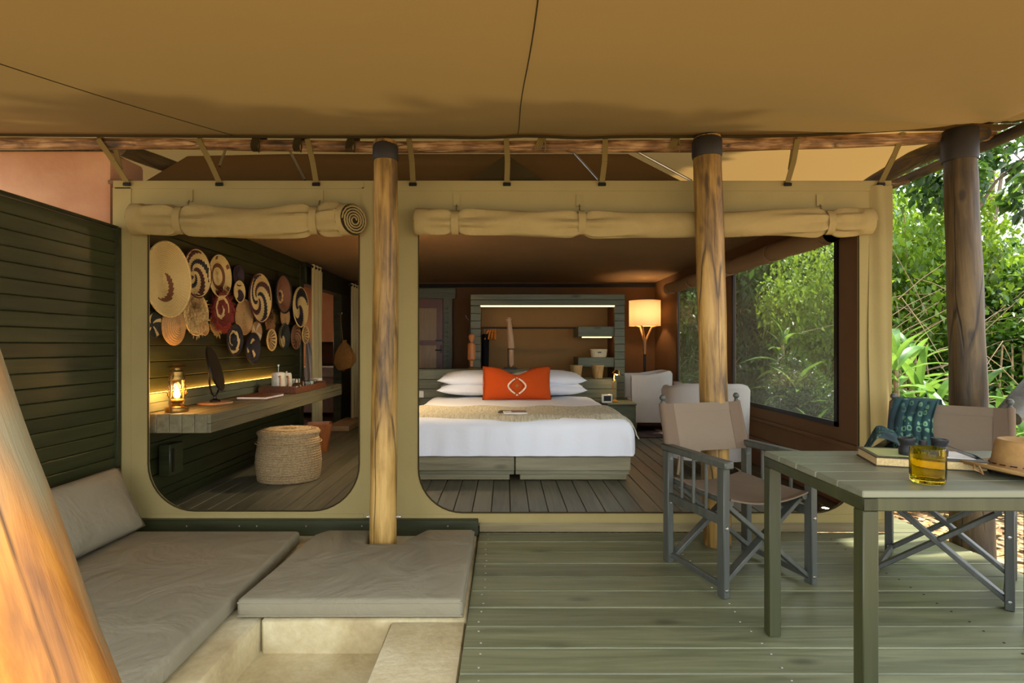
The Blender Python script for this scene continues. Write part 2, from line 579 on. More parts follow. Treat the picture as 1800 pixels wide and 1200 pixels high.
# veranda deck: boards across the view
deck = E('deck', 'grey green timber veranda deck of wide boards', 'deck', (1.27, 2.0, -0.03), kind='structure')
DX0, DX1, PIT = -0.166, 2.7, 0.167
nb = 18
for i in range(nb):
    yc = 3.478 - PIT * (i + 0.5)
    board('deck_board', M_deck, deck, ((DX0 + DX1) / 2, yc, -0.016 + random.uniform(-0.0015, 0.0015)), (DX1 - DX0, PIT - 0.006, 0.032), bev=0.004)
for i in range(3):
    yc = 3.484 + 0.167 * (i + 0.5)
    board('deck_board', M_deck, deck, (2.59, yc, -0.016), (0.22, PIT - 0.006, 0.032))
M_screw = plain('screw_steel', 'b8b4a8', 0.35, 0.8)
M_hole = plain('dark_screw_hole', '1a1812', 0.8)
gs = G().lathe([(0.0, 0.0015), (0.0045, 0.001), (0.005, 0.0)], 8)
gme = bpy.data.meshes.new('screw'); gme.from_pydata(gs.v, [], gs.f); gme.update()
gme2 = gme.copy()
for i in range(nb):
    for xx, mm, ms in ((DX0 + 0.06, gme, M_screw), (1.02 + 0.0, gme, M_screw), (1.99, gme2, M_hole)):
        for dy in (-0.045, 0.045):
            link('screw', mm, ms, deck, Vector((xx + random.uniform(-0.012, 0.012), 3.478 - PIT * (i + 0.5) + dy, 0.0006)) - OFF[deck.name])
G().box((1.27, 2.0, -0.085), (2.8, 2.9, 0.09)).obj('joist_frame', M_dark, deck)

# step up to the tent floor
tr = E('trim_1', 'brown timber step board under the tent front beside the deck', 'trim', (1.2, 3.49, 0), kind='structure')
board('step_board', M_riser, tr, (1.145, 3.492, 0.031), (2.62, 0.02, 0.066))
tr2 = E('trim_2', 'dark green timber sill board behind the grey bench cushions', 'trim', (-1.3, 3.45, 0), kind='structure')
board('sill_board', M_slat, tr2, (-1.31, 3.455, 0.042), (2.28, 0.05, 0.1))
for xx in (-2.0, -1.67, -1.56, -1.25, -0.36, -0.9):
    link('screw', gme, M_screw, tr2, Vector((xx, 3.429, 0.055)) - OFF[tr2.name], (R(90), 0, 0))

# concrete seating pit
pit = E('concrete_pit', 'pale rough concrete sunken seating pit with low walls', 'seating pit', (-1.3, 2.0, -0.2), kind='structure')
G().box((-1.79, 1.75, -0.11), (1.42, 3.4, 0.2), None, 0.012).obj('bench_base', M_conc, pit)
G().box((-0.62, 2.925, -0.11), (0.9, 1.07, 0.2), None, 0.012).obj('bench_base', M_conc, pit)
G().box((-0.335, 1.21, -0.115), (0.33, 2.35, 0.19), None, 0.008).obj('ledge_slab', M_conc, pit)
G().box((-0.79, 1.2, -0.19), (0.58, 2.42, 0.06)).obj('pit_floor', M_conc, pit)

# interior floor planks
fl = E('floor', 'dark grey brown plank floor inside the tent', 'floor', (0, 6, 0), kind='structure')
npl = 37
pw = (XR - XL) / npl
for i in range(npl):
    board('floor_plank', M_floor, fl, (XL + pw * (i + 0.5), (TY + YB) / 2 + 0.01, ZF - 0.016 + random.uniform(-0.001, 0.001)), (YB - TY, pw - 0.005, 0.03), (0, 0, R(90)), 0.003)
G().box((0, 6.06, 0.012), (4.8, 5.14, 0.03)).obj('subfloor', M_dark, fl)

# left inside wall of horizontal planks
wl = E('wall_left', 'dark green horizontal plank wall behind the woven baskets', 'wall', (XL - 0.03, 5.0, ZF), kind='structure')
for i in range(19):
    z = ZF + 0.1125 * (i + 0.5)
    board('wall_plank', M_slat, wl, (XL - 0.012, 5.03, z), (3.02, 0.024, 0.109), (0, 0, R(90)), 0.004)
G().box((XL - 0.04, 5.03, 1.0), (0.03, 3.02, 2.42)).obj('backing', M_dark, wl)
G().box((XL - 0.03, 7.6, 2.06), (0.16, 2.1, 0.26), None, 0.01).obj('header_beam', M_slat, wl)
G().box((XL - 0.03, 6.5, 1.1), (0.1, 0.09, 2.1), None, 0.01).obj('door_post', M_slat, wl)
G().box((XL - 0.03, 8.3, 1.1), (0.12, 0.6, 2.1), None, 0.01).obj('end_post', M_slat, wl)

bl = G().box((XL + 0.009, 5.03, 0.075), (0.018, 3.0, 0.1), None, 0.003)
bl.obj('baseboard_left', M_slat, label='dark green skirting below the basket wall', cat='skirting', kind='structure')

# annex beyond the left doorway
an = E('wall_annex', 'warm plaster wall of the bathroom beyond the doorway', 'wall', (-3.4, 9.3, 0), kind='structure')
G().box((-3.6, 9.35, 1.2), (2.6, 0.1, 2.5)).obj('back_panel', M_plaster, an)
G().box((-4.8, 7.8, 1.2), (0.1, 3.2, 2.5)).obj('side_panel', M_plaster, an)
G().box((-3.6, 6.42, 1.2), (2.3, 0.08, 2.5)).obj('near_panel', M_plaster, an)
G().box((-3.6, 7.85, 2.45), (2.6, 3.1, 0.05)).obj('roof_panel', M_brown, an)
G().box((-3.65, 7.85, 0.02), (2.42, 3.1, 0.06)).obj('annex_floor', M_floor, an)

# back wall with its door
wb_ = E('wall_back', 'dark brown canvas wall at the back of the tent', 'wall', (0, YB, 0), kind='structure')
G().box((0, YB + 0.03, 1.13), (5.0, 0.05, 2.2)).obj('wall_canvas', M_brown, wb_)
G().box((0, YB - 0.01, 2.14), (4.8, 0.05, 0.05)).obj('top_batten', M_dark, wb_)
G().box((0.8, YB - 0.01, 0.12), (3.1, 0.02, 0.11)).obj('skirting', M_brown, wb_)

# right wall with two windows
wr = E('wall_right', 'brown canvas side wall with two large screened windows', 'wall', (XR, 6, 0), kind='structure')
W1 = (3.88, 0.612, 5.68, 1.99); W2 = (6.0, 0.612, 7.5, 1.99)
v, f = flat_shape([(TY + 0.02, 0.0), (YB, 0.0), (YB, 2.25), (TY + 0.02, 2.25)],
                  [[(a, b), (c, b), (c, d), (a, d)] for a, b, c, d in (W1, W2)], 0.03)
G().add([(XR + 0.016 + p[2], p[0], p[1]) for p in v], f).obj('wall_canvas', M_brown, wr)
G().box((XR - 0.015, 4.78, 0.5), (0.02, 2.3, 0.03), None, 0.004).obj('batten', M_brown, wr)
M_red = wood('red_brown_board', '4c2a18', '6e4228', 'X', 1, 0.5, 0.2, 0.2)
board('skirting_board', M_red, wr, (XR - 0.014, 6.05, 0.2), (5.1, 0.02, 0.26), (0, 0, R(90)))

def screen_mat():
    k = N('window_screen')
    t = k.n('BsdfTransparent'); d = k.n('BsdfDiffuse'); d.inputs[0].default_value = lin('b9bdb0')
    gl = k.n('BsdfGlossy', Roughness=0.25)
    a = k.n('MixShader'); a.inputs[0].default_value = 0.15; k.l(d.outputs[0], a.inputs[1]); k.l(gl.outputs[0], a.inputs[2])
    m = k.n('MixShader'); m.inputs[0].default_value = 0.2; k.l(t.outputs[0], m.inputs[1]); k.l(a.outputs[0], m.inputs[2])
    k.l(m.outputs[0], k.out.inputs[0]); return k.m
M_screen = screen_mat()
for n_, (a, b, c, d) in enumerate((W1, W2)):
    wnd = E('window_%d' % (n_ + 1), ('large hazy screened window beside the director chairs', 'narrow hazy screened window beside the floor lamp')[n_], 'window', (XR, (a + c) / 2, b), kind='structure')
    t = 0.035
    G().box((XR - 0.004, (a + c) / 2, b + t / 2), (0.02, c - a, t)).obj('frame_bar', M_black, wnd)
    G().box((XR - 0.004, (a + c) / 2, d - t / 2), (0.02, c - a, t)).obj('frame_bar', M_black, wnd)
    G().box((XR - 0.004, a + t / 2, (b + d) / 2), (0.02, t, d - b)).obj('frame_bar', M_black, wnd)
    G().box((XR - 0.004, c - t / 2, (b + d) / 2), (0.02, t, d - b)).obj('frame_bar', M_black, wnd)
    G().box((XR + 0.01, (a + c) / 2, (b + d) / 2), (0.003, c - a, d - b)).obj('screen', M_screen, wnd)

# ceiling lining
def ceil_f(u, v):
    x = -2.5 + 4.95 * u; y = 3.52 + 5.2 * v
    z = 2.19 + 0.10 * math.sin(PI * u) * math.sin(PI * v) + 0.012 * math.sin(x * 5 + y * 2.2) * math.sin(PI * v) * math.sin(PI * u)
    return (x, y, z)
G().grid(ceil_f, 40, 40).obj('ceiling', M_ceil, label='brown canvas ceiling lining inside the tent', cat='ceiling', kind='structure')

# tent front of canvas with two round-cornered openings
tf = E('wall_front', 'beige canvas tent front with two round cornered openings', 'wall', (0, TY, ZF), kind='structure')
def px2(x, y): p = P(x, y, TY); return (p.x, p.z)
def hole(x0, x1, yt, yb, r):
    a = px2(x0, yb); b = px2(x1, yt)
    return rrect(a[0], a[1], b[0], b[1], r, 10, (1, 1, 0, 0))
H1 = hole(262, 632, 385, 897, 0.30); H2 = hole(736, 1508, 385, 900, 0.28)
a = px2(200, 918); b = px2(1566, 318)
v, f = flat_shape([(a[0], a[1]), (b[0], a[1]), (b[0], b[1]), (a[0], b[1])], [H1, H2], 0.012)
G().add([(p[0], TY + p[2], p[1]) for p in v], f).obj('front_canvas', M_canvas, tf, smooth=False)
for Hh in (H1, H2):
    G().tube([(x, TY - 0.008, z) for x, z in Hh], 0.005, 6, closed=True).obj('piping', M_hem, tf)
# double layers and seam strips
for x0, x1, y0, y1 in ((200, 232, 330, 880), (204, 640, 320, 332), (696, 1560, 320, 336), (1536, 1566, 340, 905), (262, 640, 902, 917), (700, 1555, 903, 916), (637, 655, 330, 880)):
    p, q = px2(x0, y1), px2(x1, y0)
    G().box(((p[0] + q[0]) / 2, TY - 0.008, (p[1] + q[1]) / 2), (q[0] - p[0], 0.004, q[1] - p[1])).obj('hem_strip', M_canvas, tf, smooth=False)
# slack canvas fold along the right edge of the front
def fold(u, v):
    z = 0.09 + (2.2 - 0.09) * v
    w = 0.14
    return (2.31 + w * u + 0.006 * math.sin(v * 9), TY - 0.014 - 0.018 * math.sin(PI * u) - 0.008 * math.sin(u * 9 + v * 5), z)
G().sheet(fold, 14, 24, 0.004).obj('corner_fold', M_canvas, tf)
# ridge rail inside the top hem, with its wooden ends showing
noisy_log(G(), [P(192, 320, 3.49), P(232, 319, 3.49)], [0.014, 0.014], 8, 3, 0.2, 4).obj('rail_end', M_beam, tf)
noisy_log(G(), [P(1545, 325, 3.49), P(1597, 320, 3.49)], [0.016, 0.014], 8, 4, 0.2, 4).obj('rail_end', M_beam, tf)

# the dark gable vent above the tent front
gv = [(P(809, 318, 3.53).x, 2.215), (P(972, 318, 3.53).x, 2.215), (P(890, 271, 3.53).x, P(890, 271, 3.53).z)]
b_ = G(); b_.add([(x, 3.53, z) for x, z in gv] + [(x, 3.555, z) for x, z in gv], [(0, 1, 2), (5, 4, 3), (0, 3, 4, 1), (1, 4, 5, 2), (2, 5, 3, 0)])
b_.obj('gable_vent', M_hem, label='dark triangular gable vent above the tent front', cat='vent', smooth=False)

# inner roof canvas rising behind the tent front
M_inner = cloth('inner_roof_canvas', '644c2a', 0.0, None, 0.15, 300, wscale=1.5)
def inner_roof(u, v):
    x0 = -2.42 + (1.23 + 2.42) * u; x1 = -2.2 + (0.86 + 2.2) * u
    return (x0 + (x1 - x0) * v, 3.575 + 0.25 * v, 2.225 + 0.305 * v - 0.012 * math.sin(PI * u * 6) ** 2 * math.sin(PI * v))
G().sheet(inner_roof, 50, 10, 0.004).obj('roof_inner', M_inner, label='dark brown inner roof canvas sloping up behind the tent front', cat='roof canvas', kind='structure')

# roof fly canvases
def fly_front(u, v):
    x = -3.7 + 7.4 * u; y = 0.8 + (3.3 - 0.8) * v
    z = 2.452 - 0.217 * (3.3 - y) - 0.03 * math.sin(PI * v)
    z += 0.05 * max(0, (x - 1.7)) ** 1.5 + 0.012 * (abs(x) / 2.7) ** 2
    ax, ay = x - 2.72, y - 3.32
    ang = math.atan2(-ay, -ax + 0.25); d = math.hypot(ax, ay)
    z += 0.03 * math.sin(ang * 19) * math.exp(-d / 1.5) * min(1, d * 1.5) * (1 if x < 3 else 0.6)
    z += 0.007 * math.sin(x * 9 + y * 2) * math.exp(-((x - 0.2) / 0.5) ** 2)
    z += 0.012 * math.sin(x * 2.1 + y * 1.7 + 1) * math.sin(PI * v)
    return (x, y, z)
fly = E('fly_front', 'large tan canvas veranda awning stretched over the deck', 'awning', (0, 3.3, 2.4), kind='structure')
G().grid(fly_front, 180, 80).obj('awning_canvas', M_fly, fly)
def on_fly(x, y, d=0.004):
    p = fly_front((x + 3.7) / 7.4, (y - 0.8) / 2.5); return (x, y, p[2] - d)
for sx in (-1.643, 0.07):
    G().tube([on_fly(sx + 0.006 * math.sin(t * 0.35), 0.8 + 2.5 * t / 24, 0.001) for t in range(25)], 0.0022, 5).obj('seam', M_hem, fly)
G().tube([on_fly(-3.7 + 7.4 * t / 60, 3.3, 0.004) for t in range(61)], 0.011, 6).obj('hem', M_hem, fly)

def fly_back(u, v):
    x = -3.4 + 6.4 * u; y = 3.2 + 6.36 * v
    return (x, y, 2.485 + 0.11 * max(0, y - 3.3) * max(0, 1 - (x / 3.2) ** 2) - 0.02 * math.sin(PI * u * 3) ** 2 * math.sin(PI * v))
G().grid(fly_back, 50, 40).obj('fly_back', M_flyb, label='tan canvas outer roof fly stretched above the tent', cat='roof canvas', kind='structure')

# ochre plaster wall behind the slatted wall
pw_ = G().box((-4.3, 3.72, 1.12), (3.47, 0.34, 2.68), None, 0.03, 2)
pw_.obj('wall_plaster', M_plaster, label='ochre plastered wall rising behind the green slat wall', cat='wall', kind='structure')
noisy_log(G(), [(-5.6, 3.66, 2.475), (-2.55, 3.66, 2.49)], [0.035, 0.03], 10, 5, 0.1).obj('trim_3', M_pole_d, label='dark log lying along the top of the plaster wall', cat='trim', kind='structure')

# green slat wall on the left of the bench
sw = E('wall_slat', 'dark green wall of narrow horizontal slats beside the bench', 'wall', (-2.47, 2.3, 0), kind='structure')
for i in range(24):
    z = 0.01 + 0.0795 * (i + 0.5)
    board('slat', M_slat, sw, (-2.462, 2.28, z), (2.34, 0.022, 0.078), (R(7), 0, R(90)), 0.004)
G().box((-2.487, 2.28, 0.95), (0.02, 2.34, 1.9)).obj('backing', M_dark, sw)
G().box((-2.455, 3.45, 0.97), (0.04, 0.035, 1.93), None, 0.004).obj('end_post', M_slat, sw)
G().box((-2.47, 2.28, 1.932), (0.06, 2.34, 0.02), None, 0.004).obj('cap_rail', M_slat, sw)

# ------------------------------------------------------------------ poles, beam, straps
def log_thing(name, label, cat, pts, rads, mat, seed, amp=0.06, n=18, m=30, axis='Z', group=None):
    """a pole modelled along its own Z, set up between its two ends"""
    a, b = Vector(pts[0]), Vector(pts[-1])
    d = b - a
    q = d.to_track_quat('Z', 'Y') if axis == 'Z' else d.to_track_quat('X', 'Z')
    inv = q.inverted()
    loc = [inv @ (Vector(p) - a) for p in pts]
    g = noisy_log(G(), loc, rads, n, seed, amp, m)
    me = bpy.data.meshes.new(name); me.from_pydata(g.v, [], g.f); me.update(); finish(me, 60)
    o = link(name, me, mat, None, a, q.to_euler())
    OFF[o.name] = a
    return tag(o, label, cat, group)

GP = 'upright timber poles carrying the awning beam'
p1 = log_thing('timber_pole', 'golden timber pole rising through the notch in the bench cushion', 'pole',
          [(-0.705, 3.15, -0.005), (-0.70, 3.15, 0.6), (-0.685, 3.15, 1.6), (-0.69, 3.15, 2.36)], [0.078, 0.076, 0.07, 0.066], M_pole, 11, 0.05, group=GP)
p2 = log_thing('timber_pole', 'cracked brown timber pole standing behind the left director chair', 'pole',
          [(1.272, 3.27, 0.0), (1.25, 3.27, 0.8), (1.23, 3.27, 1.6), (1.208, 3.27, 2.43)], [0.082, 0.082, 0.082, 0.079], M_pole, 12, 0.06, group=GP)
p3 = log_thing('timber_pole', 'dark weathered pole standing among plants at the deck edge', 'pole',
          [(2.83, 3.3, -0.2), (2.8, 3.3, 0.8), (2.77, 3.3, 1.7), (2.745, 3.3, 2.5)], [0.11, 0.092, 0.09, 0.082], M_pole_d, 13, 0.09, group=GP)
p4 = log_thing('leaning_pole', 'thick honey coloured pole leaning across the lower left corner', 'pole',
          [(-0.55, 1.0, -0.2), (-0.825, 1.0, 0.58), (-1.03, 1.0, 1.165), (-1.29, 1.0, 1.9)], [0.09, 0.085, 0.078, 0.07], M_pole_o, 14, 0.07, 22, 36)
# bolts through the first pole
g = G().tube([(-0.79, 3.1, 0.155), (-0.76, 3.1, 0.155)], 0.009, 8)
for s in (-1, 1):
    bo = G().tube([(-0.70 + s * 0.07, 3.15, 0.2), (-0.70 + s * 0.098, 3.15, 0.2)], 0.006, 8)
    bo.tube([(-0.70 + s * 0.078, 3.15, 0.2), (-0.70 + s * 0.088, 3.15, 0.2)], 0.012, 6)
    q = p1.rotation_euler.to_quaternion().inverted()
    bo.v = [tuple(q @ (Vector(p) - p1.location)) for p in bo.v]
    o = bo.obj('bolt', M_metal, p1, local=True)
# dark wrap at pole heads
for po, c, r in ((p2, (1.208, 3.27), 0.084), (p3, (2.745, 3.3), 0.09), (p1, (-0.69, 3.15), 0.071)):
    z0, z1 = {p1.name: (2.25, 2.36), p2.name: (2.31, 2.44), p3.name: (2.3, 2.51)}[po.name]
    w = G().lathe([(r, z0), (r + 0.003, z0 + 0.02), (r + 0.002, z1 - 0.03), (r * 0.8, z1), (0, z1 + 0.004)], 20, (c[0], c[1], 0))
    q = po.rotation_euler.to_quaternion().inverted()
    w.v = [tuple(q @ (Vector(p) - po.location)) for p in w.v]
    w.obj('head_wrap', MATS.get('head_wrap') or plain('head_wrap', '2b2620', 0.6), po, local=True, label='dark rubber wrap')

beam_pts = [(-3.75, 3.39, 2.445), (-2.2, 3.39, 2.442), (-0.7, 3.39, 2.418), (1.1, 3.39, 2.425), (2.3, 3.38, 2.46), (2.98, 3.36, 2.495)]
log_thing('ridge_beam', 'long stripped bark beam running along the awning edge', 'beam', beam_pts, [0.036, 0.036, 0.034, 0.036, 0.042, 0.05], M_beam, 21, 0.16, 14, 60, 'X')
log_thing('rafter_log', 'dark crooked log running back under the roof at right', 'beam',
          [(2.85, 3.25, 2.46), (2.66, 3.55, 2.40), (2.62, 3.9, 2.35), (2.72, 4.5, 2.33)], [0.05, 0.055, 0.05, 0.045], M_pole_d, 22, 0.1, 14, 20)
log_thing('rafter_log', 'straight grey pole along the right edge of the roof fly', 'beam',
          [(3.02, 2.3, 2.5), (3.0, 3.2, 2.44), (3.0, 5.5, 2.43)], [0.035, 0.035, 0.03], M_pole_d, 23, 0.08, 12, 16)
log_thing('rafter_log', 'dark slanting log in the left corner above the tent front', 'beam',
          [(-2.5, 3.55, 2.47), (-2.2, 4.2, 2.42), (-2.1, 5.0, 2.35)], [0.05, 0.05, 0.045], M_pole_d, 24, 0.1, 12, 14)

# webbing straps from the beam to the tent front
spec = [(172, 224, 'leftmost beige strap hanging beside the ochre wall corner'),
        (348, 386, 'beige strap hanging above the left canvas roll'),
        (540, 556, 'beige strap hanging above the coiled end of the left canvas roll'),
        (719, 726, 'beige strap hanging just right of the golden pole'),
        (890, 891, 'beige strap hanging in front of the dark gable vent'),
        (1064, 1058, 'beige strap hanging beside the steel roof strut'),
        (1402, 1384, 'beige strap hanging right of the cracked pole'),
        (1588, 1548, 'rightmost beige strap hanging near the weathered pole')]
for i, (xa, xb, lab) in enumerate(spec):
    a = P(xa, 244, 3.335); b = P(xb, 322, 3.462)
    if i == 7: a = P(xa, 232, 3.33)
    st = E('hanging_strap', lab, 'strap', b, group='webbing straps hanging the tent front from the beam')
    m1 = a.lerp(b, 0.5) + Vector((0.006, -0.004, 0))
    g = G()
    for q0, q1 in ((a, m1), (m1, b)): g.bar(q0, q1, 0.034, 0.005, 0.001, (0, 1, 0.2))
    g.bar(a + Vector((0, -0.004, 0)), (a.x, 3.38, a.z + 0.045), 0.034, 0.005, 0.001, (1, 0, 0.1))
    g.obj('webbing', M_strap, st)
    bk = G().box(b + Vector((0, -0.006, -0.008)), (0.05, 0.012, 0.022), None, 0.004)
    bk.obj('buckle', M_black, st)
    if i in (0, 6, 7):
        G().bar(P({0: 212, 6: 1389, 7: 1558}[i], 298, 3.445), P(xa + (28 if i == 0 else -6), 252, 3.40), 0.03, 0.005, 0.001, (0, 1, 0.2)).obj('second_webbing', M_strap, st)
# lashings on the beam
for xx, lab in ((455, 'rope lashing tied round the beam left of the golden pole'), (528, 'dark rope lashing round the beam above the canvas coil'),
                (950, 'rope knot tied round the beam over the bed'), (1183, 'rope lashing round the beam beside the cracked pole'), (620, 'dark lashing round the beam close to the golden pole')):
    c = P(xx, 252, 3.39)
    g = G()
    for k in range(4):
        g.tube([(c.x + (k - 1.5) * 0.011 + 0.02 * math.sin(t), 3.39 + 0.05 * math.cos(t), c.z + 0.003 + 0.047 * math.sin(t)) for t in [2 * PI * q / 14 for q in range(14)]], 0.006, 6, closed=True)
    g.tube([(c.x + 0.02, 3.335, c.z), (c.x + 0.03, 3.33, c.z - 0.04), (c.x + 0.022, 3.34, c.z - 0.075)], [0.006, 0.005, 0.003], 6)
    g.obj('rope_lashing', M_strap if xx in (950, 1183) else M_hem, label=lab, cat='rope', group='lashings on the beam')
# steel roof struts
for (x0, y0, x1, y1, lab) in ((1003, 262, 1052, 316, 'bright steel strut above the tent front by the centre strap'), (1112, 262, 1216, 318, 'long steel strut slanting behind the cracked pole'),
                              (398, 258, 386, 292, 'thin steel strut above the left canvas roll'), (508, 262, 536, 316, 'thin steel strut slanting left of the golden pole')):
    G().tube([P(x0, y0, 3.60), P(x1, y1, 3.53)], 0.008, 8).obj('steel_strut', M_metal, label=lab, cat='strut', group='steel struts above the tent front')

# ------------------------------------------------------------------ canvas rolls over the openings
def canvas_roll(x0, x1, yc, hpx, straps, label, spiral_right):
    a = P(x0, yc, TY - 0.08); b = P(x1, yc, TY - 0.08)
    r0 = hpx / 2 * (TY - 0.08) / F_PX
    L = b.x - a.x
    ro = E('canvas_roll', label, 'canvas roll', ((a.x + b.x) / 2, TY - 0.08, a.z - r0), group='rolled up tent door flaps')
    sx = [(P(s, 0, TY - 0.08).x - a.x) / L for s in straps]
    def f(u, v):
        an = 2 * PI * v
        w = 1.0
        near = min(abs(u - s) * L for s in sx)
        pinch = math.exp(-(near / 0.05) ** 2)
        w *= 1 - 0.2 * pinch
        fold = math.exp(-(near / 0.26) ** 2) * 0.2 * math.sin(an * 6 + u * 4) * min(1, near / 0.05) + 0.07 * math.sin(u * L * 9 + an * 2) * math.sin(an * 3 + 1 + u * L * 2)
        edge = 1 if 0.07 < u * L and (1 - u) * L > 0.07 else 0.0
        w *= 1 + fold * edge + (0.06 if not edge else 0)
        sag = -0.012 * math.sin(PI * u) + 0.012 * math.cos(PI * u * 2)
        sl = 0.9 * r0 * 0.72 * w * math.cos(an) * max(0, (u * L - (L - 0.12)) / 0.12) if spiral_right else 0
        return (a.x + L * u + sl, TY - 0.102 + r0 * 0.72 * w * math.cos(an), a.z + sag * 0.6 + r0 * w * math.sin(an))
    G().grid(f, max(60, int(L * 60)), 36, False, True).obj('rolled_flap', M_canvas2, ro)
    # coiled ends
    for e, xx, sg in ((0, a.x, -1), (1, b.x, 1)):
        pts = []
        for k in range(70):
            t = k / 69; an = t * 2 * PI * 4.5
            q = 0.15 + 0.83 * t
            pts.append((an, q))
        def cap(an, q, dx):
            y = r0 * 0.72 * q * math.cos(an)
            return (xx + sg * dx + (0.9 * y if spiral_right and sg > 0 else 0), TY - 0.102 + y, a.z + 0.003 + r0 * q * math.sin(an))
        G().tube([cap(an, q, 0.004) for an, q in pts], 0.0055, 6).obj('coiled_end', M_canvas2, ro)
        gg = G().add([cap(2 * PI * k / 24, 0.98, -0.006) for k in range(24)], [tuple(range(24))])
        gg.obj('coil_shade', M_hem, ro)
    for s in straps:
        x = P(s, 0, TY - 0.08).x
        g = G()
        g.tube([(x, TY - 0.102 + (r0 * 0.72 * 0.86 + 0.004) * math.cos(t), a.z + (r0 * 0.86 + 0.004) * math.sin(t)) for t in [2 * PI * q / 20 for q in range(20)]], 0.004, 6, closed=True)
        vv = []; ff = []
        for q in range(20):
            t = 2 * PI * q / 20
            for dx in (-0.022, 0.022):
                vv.append((x + dx, TY - 0.102 + (r0 * 0.72 * 0.87 + 0.006) * math.cos(t), a.z + (r0 * 0.87 + 0.006) * math.sin(t)))
        for q in range(20):
            j = (q + 1) % 20; ff.append((2 * q, 2 * q + 1, 2 * j + 1, 2 * j))
        G().add(vv, ff).obj('strap', M_canvas2, ro)
        h = G().tube([(x, TY - 0.02, a.z + r0 + 0.055), (x, TY - 0.03, a.z + r0 + 0.02), (x + 0.008, TY - 0.05, a.z + r0 - 0.004), (x - 0.006, TY - 0.055, a.z + r0 + 0.012)], 0.004, 6)
        h.obj('hook', M_metal, ro)
        G().box((x, TY - 0.011, a.z + r0 + 0.085), (0.04, 0.006, 0.075)).obj('tab', M_canvas, ro)
    return ro
canvas_roll(238, 624, 389, 52, (322, 556), 'rolled canvas door flap above the left opening with coiled end', True)
canvas_roll(732, 1526, 393, 44, (801, 1021, 1452), 'long rolled canvas door flap above the right opening', False)

# rolled side curtains over the windows
for (y0, y1, lab) in ((3.78, 5.72, 'rolled brown canvas blind above the large window'), (5.9, 7.6, 'rolled brown canvas blind above the narrow window')):
    ro = E('window_blind', lab, 'blind', (2.27, (y0 + y1) / 2, 1.9), group='rolled window blinds')
    def f(u, v):
        an = 2 * PI * v; r = 0.075 * (1 + 0.06 * math.sin(u * 23 + an * 2))
        r *= 1 - 0.12 * sum(math.exp(-(((u - s) * (y1 - y0)) / 0.05) ** 2) for s in (0.05, 0.45, 0.9))
        return (2.27 + r * math.cos(an), y0 + (y1 - y0) * u, 1.975 + r * math.sin(an))
    G().grid(f, 60, 18, False, True).obj('rolled_canvas', M_ceil, ro)
    g = G().lathe([(0, 0), (0.068, 0)], 20); g.v = [(2.27 + p[0], y0 + 0.004, 1.975 + p[1]) for p in g.v]
    g.obj('dark_end', M_black, ro)
    for s in (0.05, 0.45, 0.9):
        G().tube([(2.27 + 0.072 * math.cos(t), y0 + (y1 - y0) * s, 1.975 + 0.072 * math.sin(t)) for t in [2 * PI * q / 16 for q in range(16)]], 0.007, 6, closed=True).obj('tie', M_ceil, ro)

# ------------------------------------------------------------------ bench cushions
o = G().prism([(-2.4, 0.55), (-1.165, 0.55), (-1.195, 2.2), (-1.225, 3.27), (-2.4, 3.27)], 0.0, 0.082, 0.022, 3).obj(
    'seat_cushion', M_cush, label='long grey bench cushion lying along the green slat wall', cat='cushion', group='grey bench cushions')
o = G().prism([(-1.17, 2.37), (-0.185, 2.37), (-0.185, 3.29), (-0.47, 3.29), (-0.60, 3.055), (-0.79, 3.055), (-0.79, 3.28), (-1.06, 3.28), (-1.12, 3.2)], 0.0, 0.085, 0.022, 3).obj(
    'seat_cushion', M_cush, label='grey bench cushion notched around the golden timber pole', cat='cushion', group='grey bench cushions')

cz = [(-1.165, 2.374), (-0.19, 2.374), (-0.189, 3.28)]
G().tube([(x + 0.002, y - 0.001, 0.069) for x, y in cz], 0.0045, 6).obj('piping', M_cush, o)
G().tube([(x + 0.002, y - 0.001, 0.012) for x, y in cz], 0.004, 6).obj('piping', M_cush, o)

def pillow(w, h, t, n=22, chop=0.0, pin=0.07, seed=0, flange=0.0):
    """pillow in its own XZ plane, thickness along Y"""
    rnd = random.Random(seed); ph = rnd.uniform(0, 6)
    g = G()
    def side(sg):
        def f(u, v):
            a, b = 2 * u - 1, 2 * v - 1
            x = w / 2 * a * (1 - pin * (1 - b * b)); z = h / 2 * b * (1 - pin * 1.2 * (1 - a * a))
            th = t / 2 * max(0.0, (1 - abs(a) ** 2.6)) ** 0.55 * max(0.0, (1 - abs(b) ** 2.6)) ** 0.55
            th *= 1 + 0.06 * math.sin(4 * a + ph) * math.sin(3 * b + ph)
            if chop:
                k = math.exp(-(a / 0.38) ** 2) * max(0, b) ** 1.5
                z -= chop * h * k; th *= 1 - 0.3 * k
            return (x, sg * th, z + h / 2)
        return f
    g.grid(side(1), n, n); k = len(g.f)
    g.grid(side(-1), n, n)
    for i in range(k, len(g.f)): g.f[i] = tuple(reversed(g.f[i]))
    return g

def place_pillow(name, g, mat, loc, rot, label, cat, group=None, parent=None):
    me = bpy.data.meshes.new(name); me.from_pydata(g.v, [], g.f); me.update(); finish(me, 70)
    b = bmesh.new(); b.from_mesh(me); bmesh.ops.remove_doubles(b, verts=b.verts[:], dist=0.0004); b.to_mesh(me); b.free()
    o = link(name, me, mat, parent, loc, rot)
    OFF[o.name] = Vector(loc)
    return tag(o, label, cat, group)
place_pillow('back_cushion', pillow(1.3, 0.40, 0.2, 26, 0, 0.03), M_cush, (-2.19, 2.68, 0.09), (R(-24), 0, R(90)),
             'large grey back cushion leaning on the green slat wall', 'cushion')

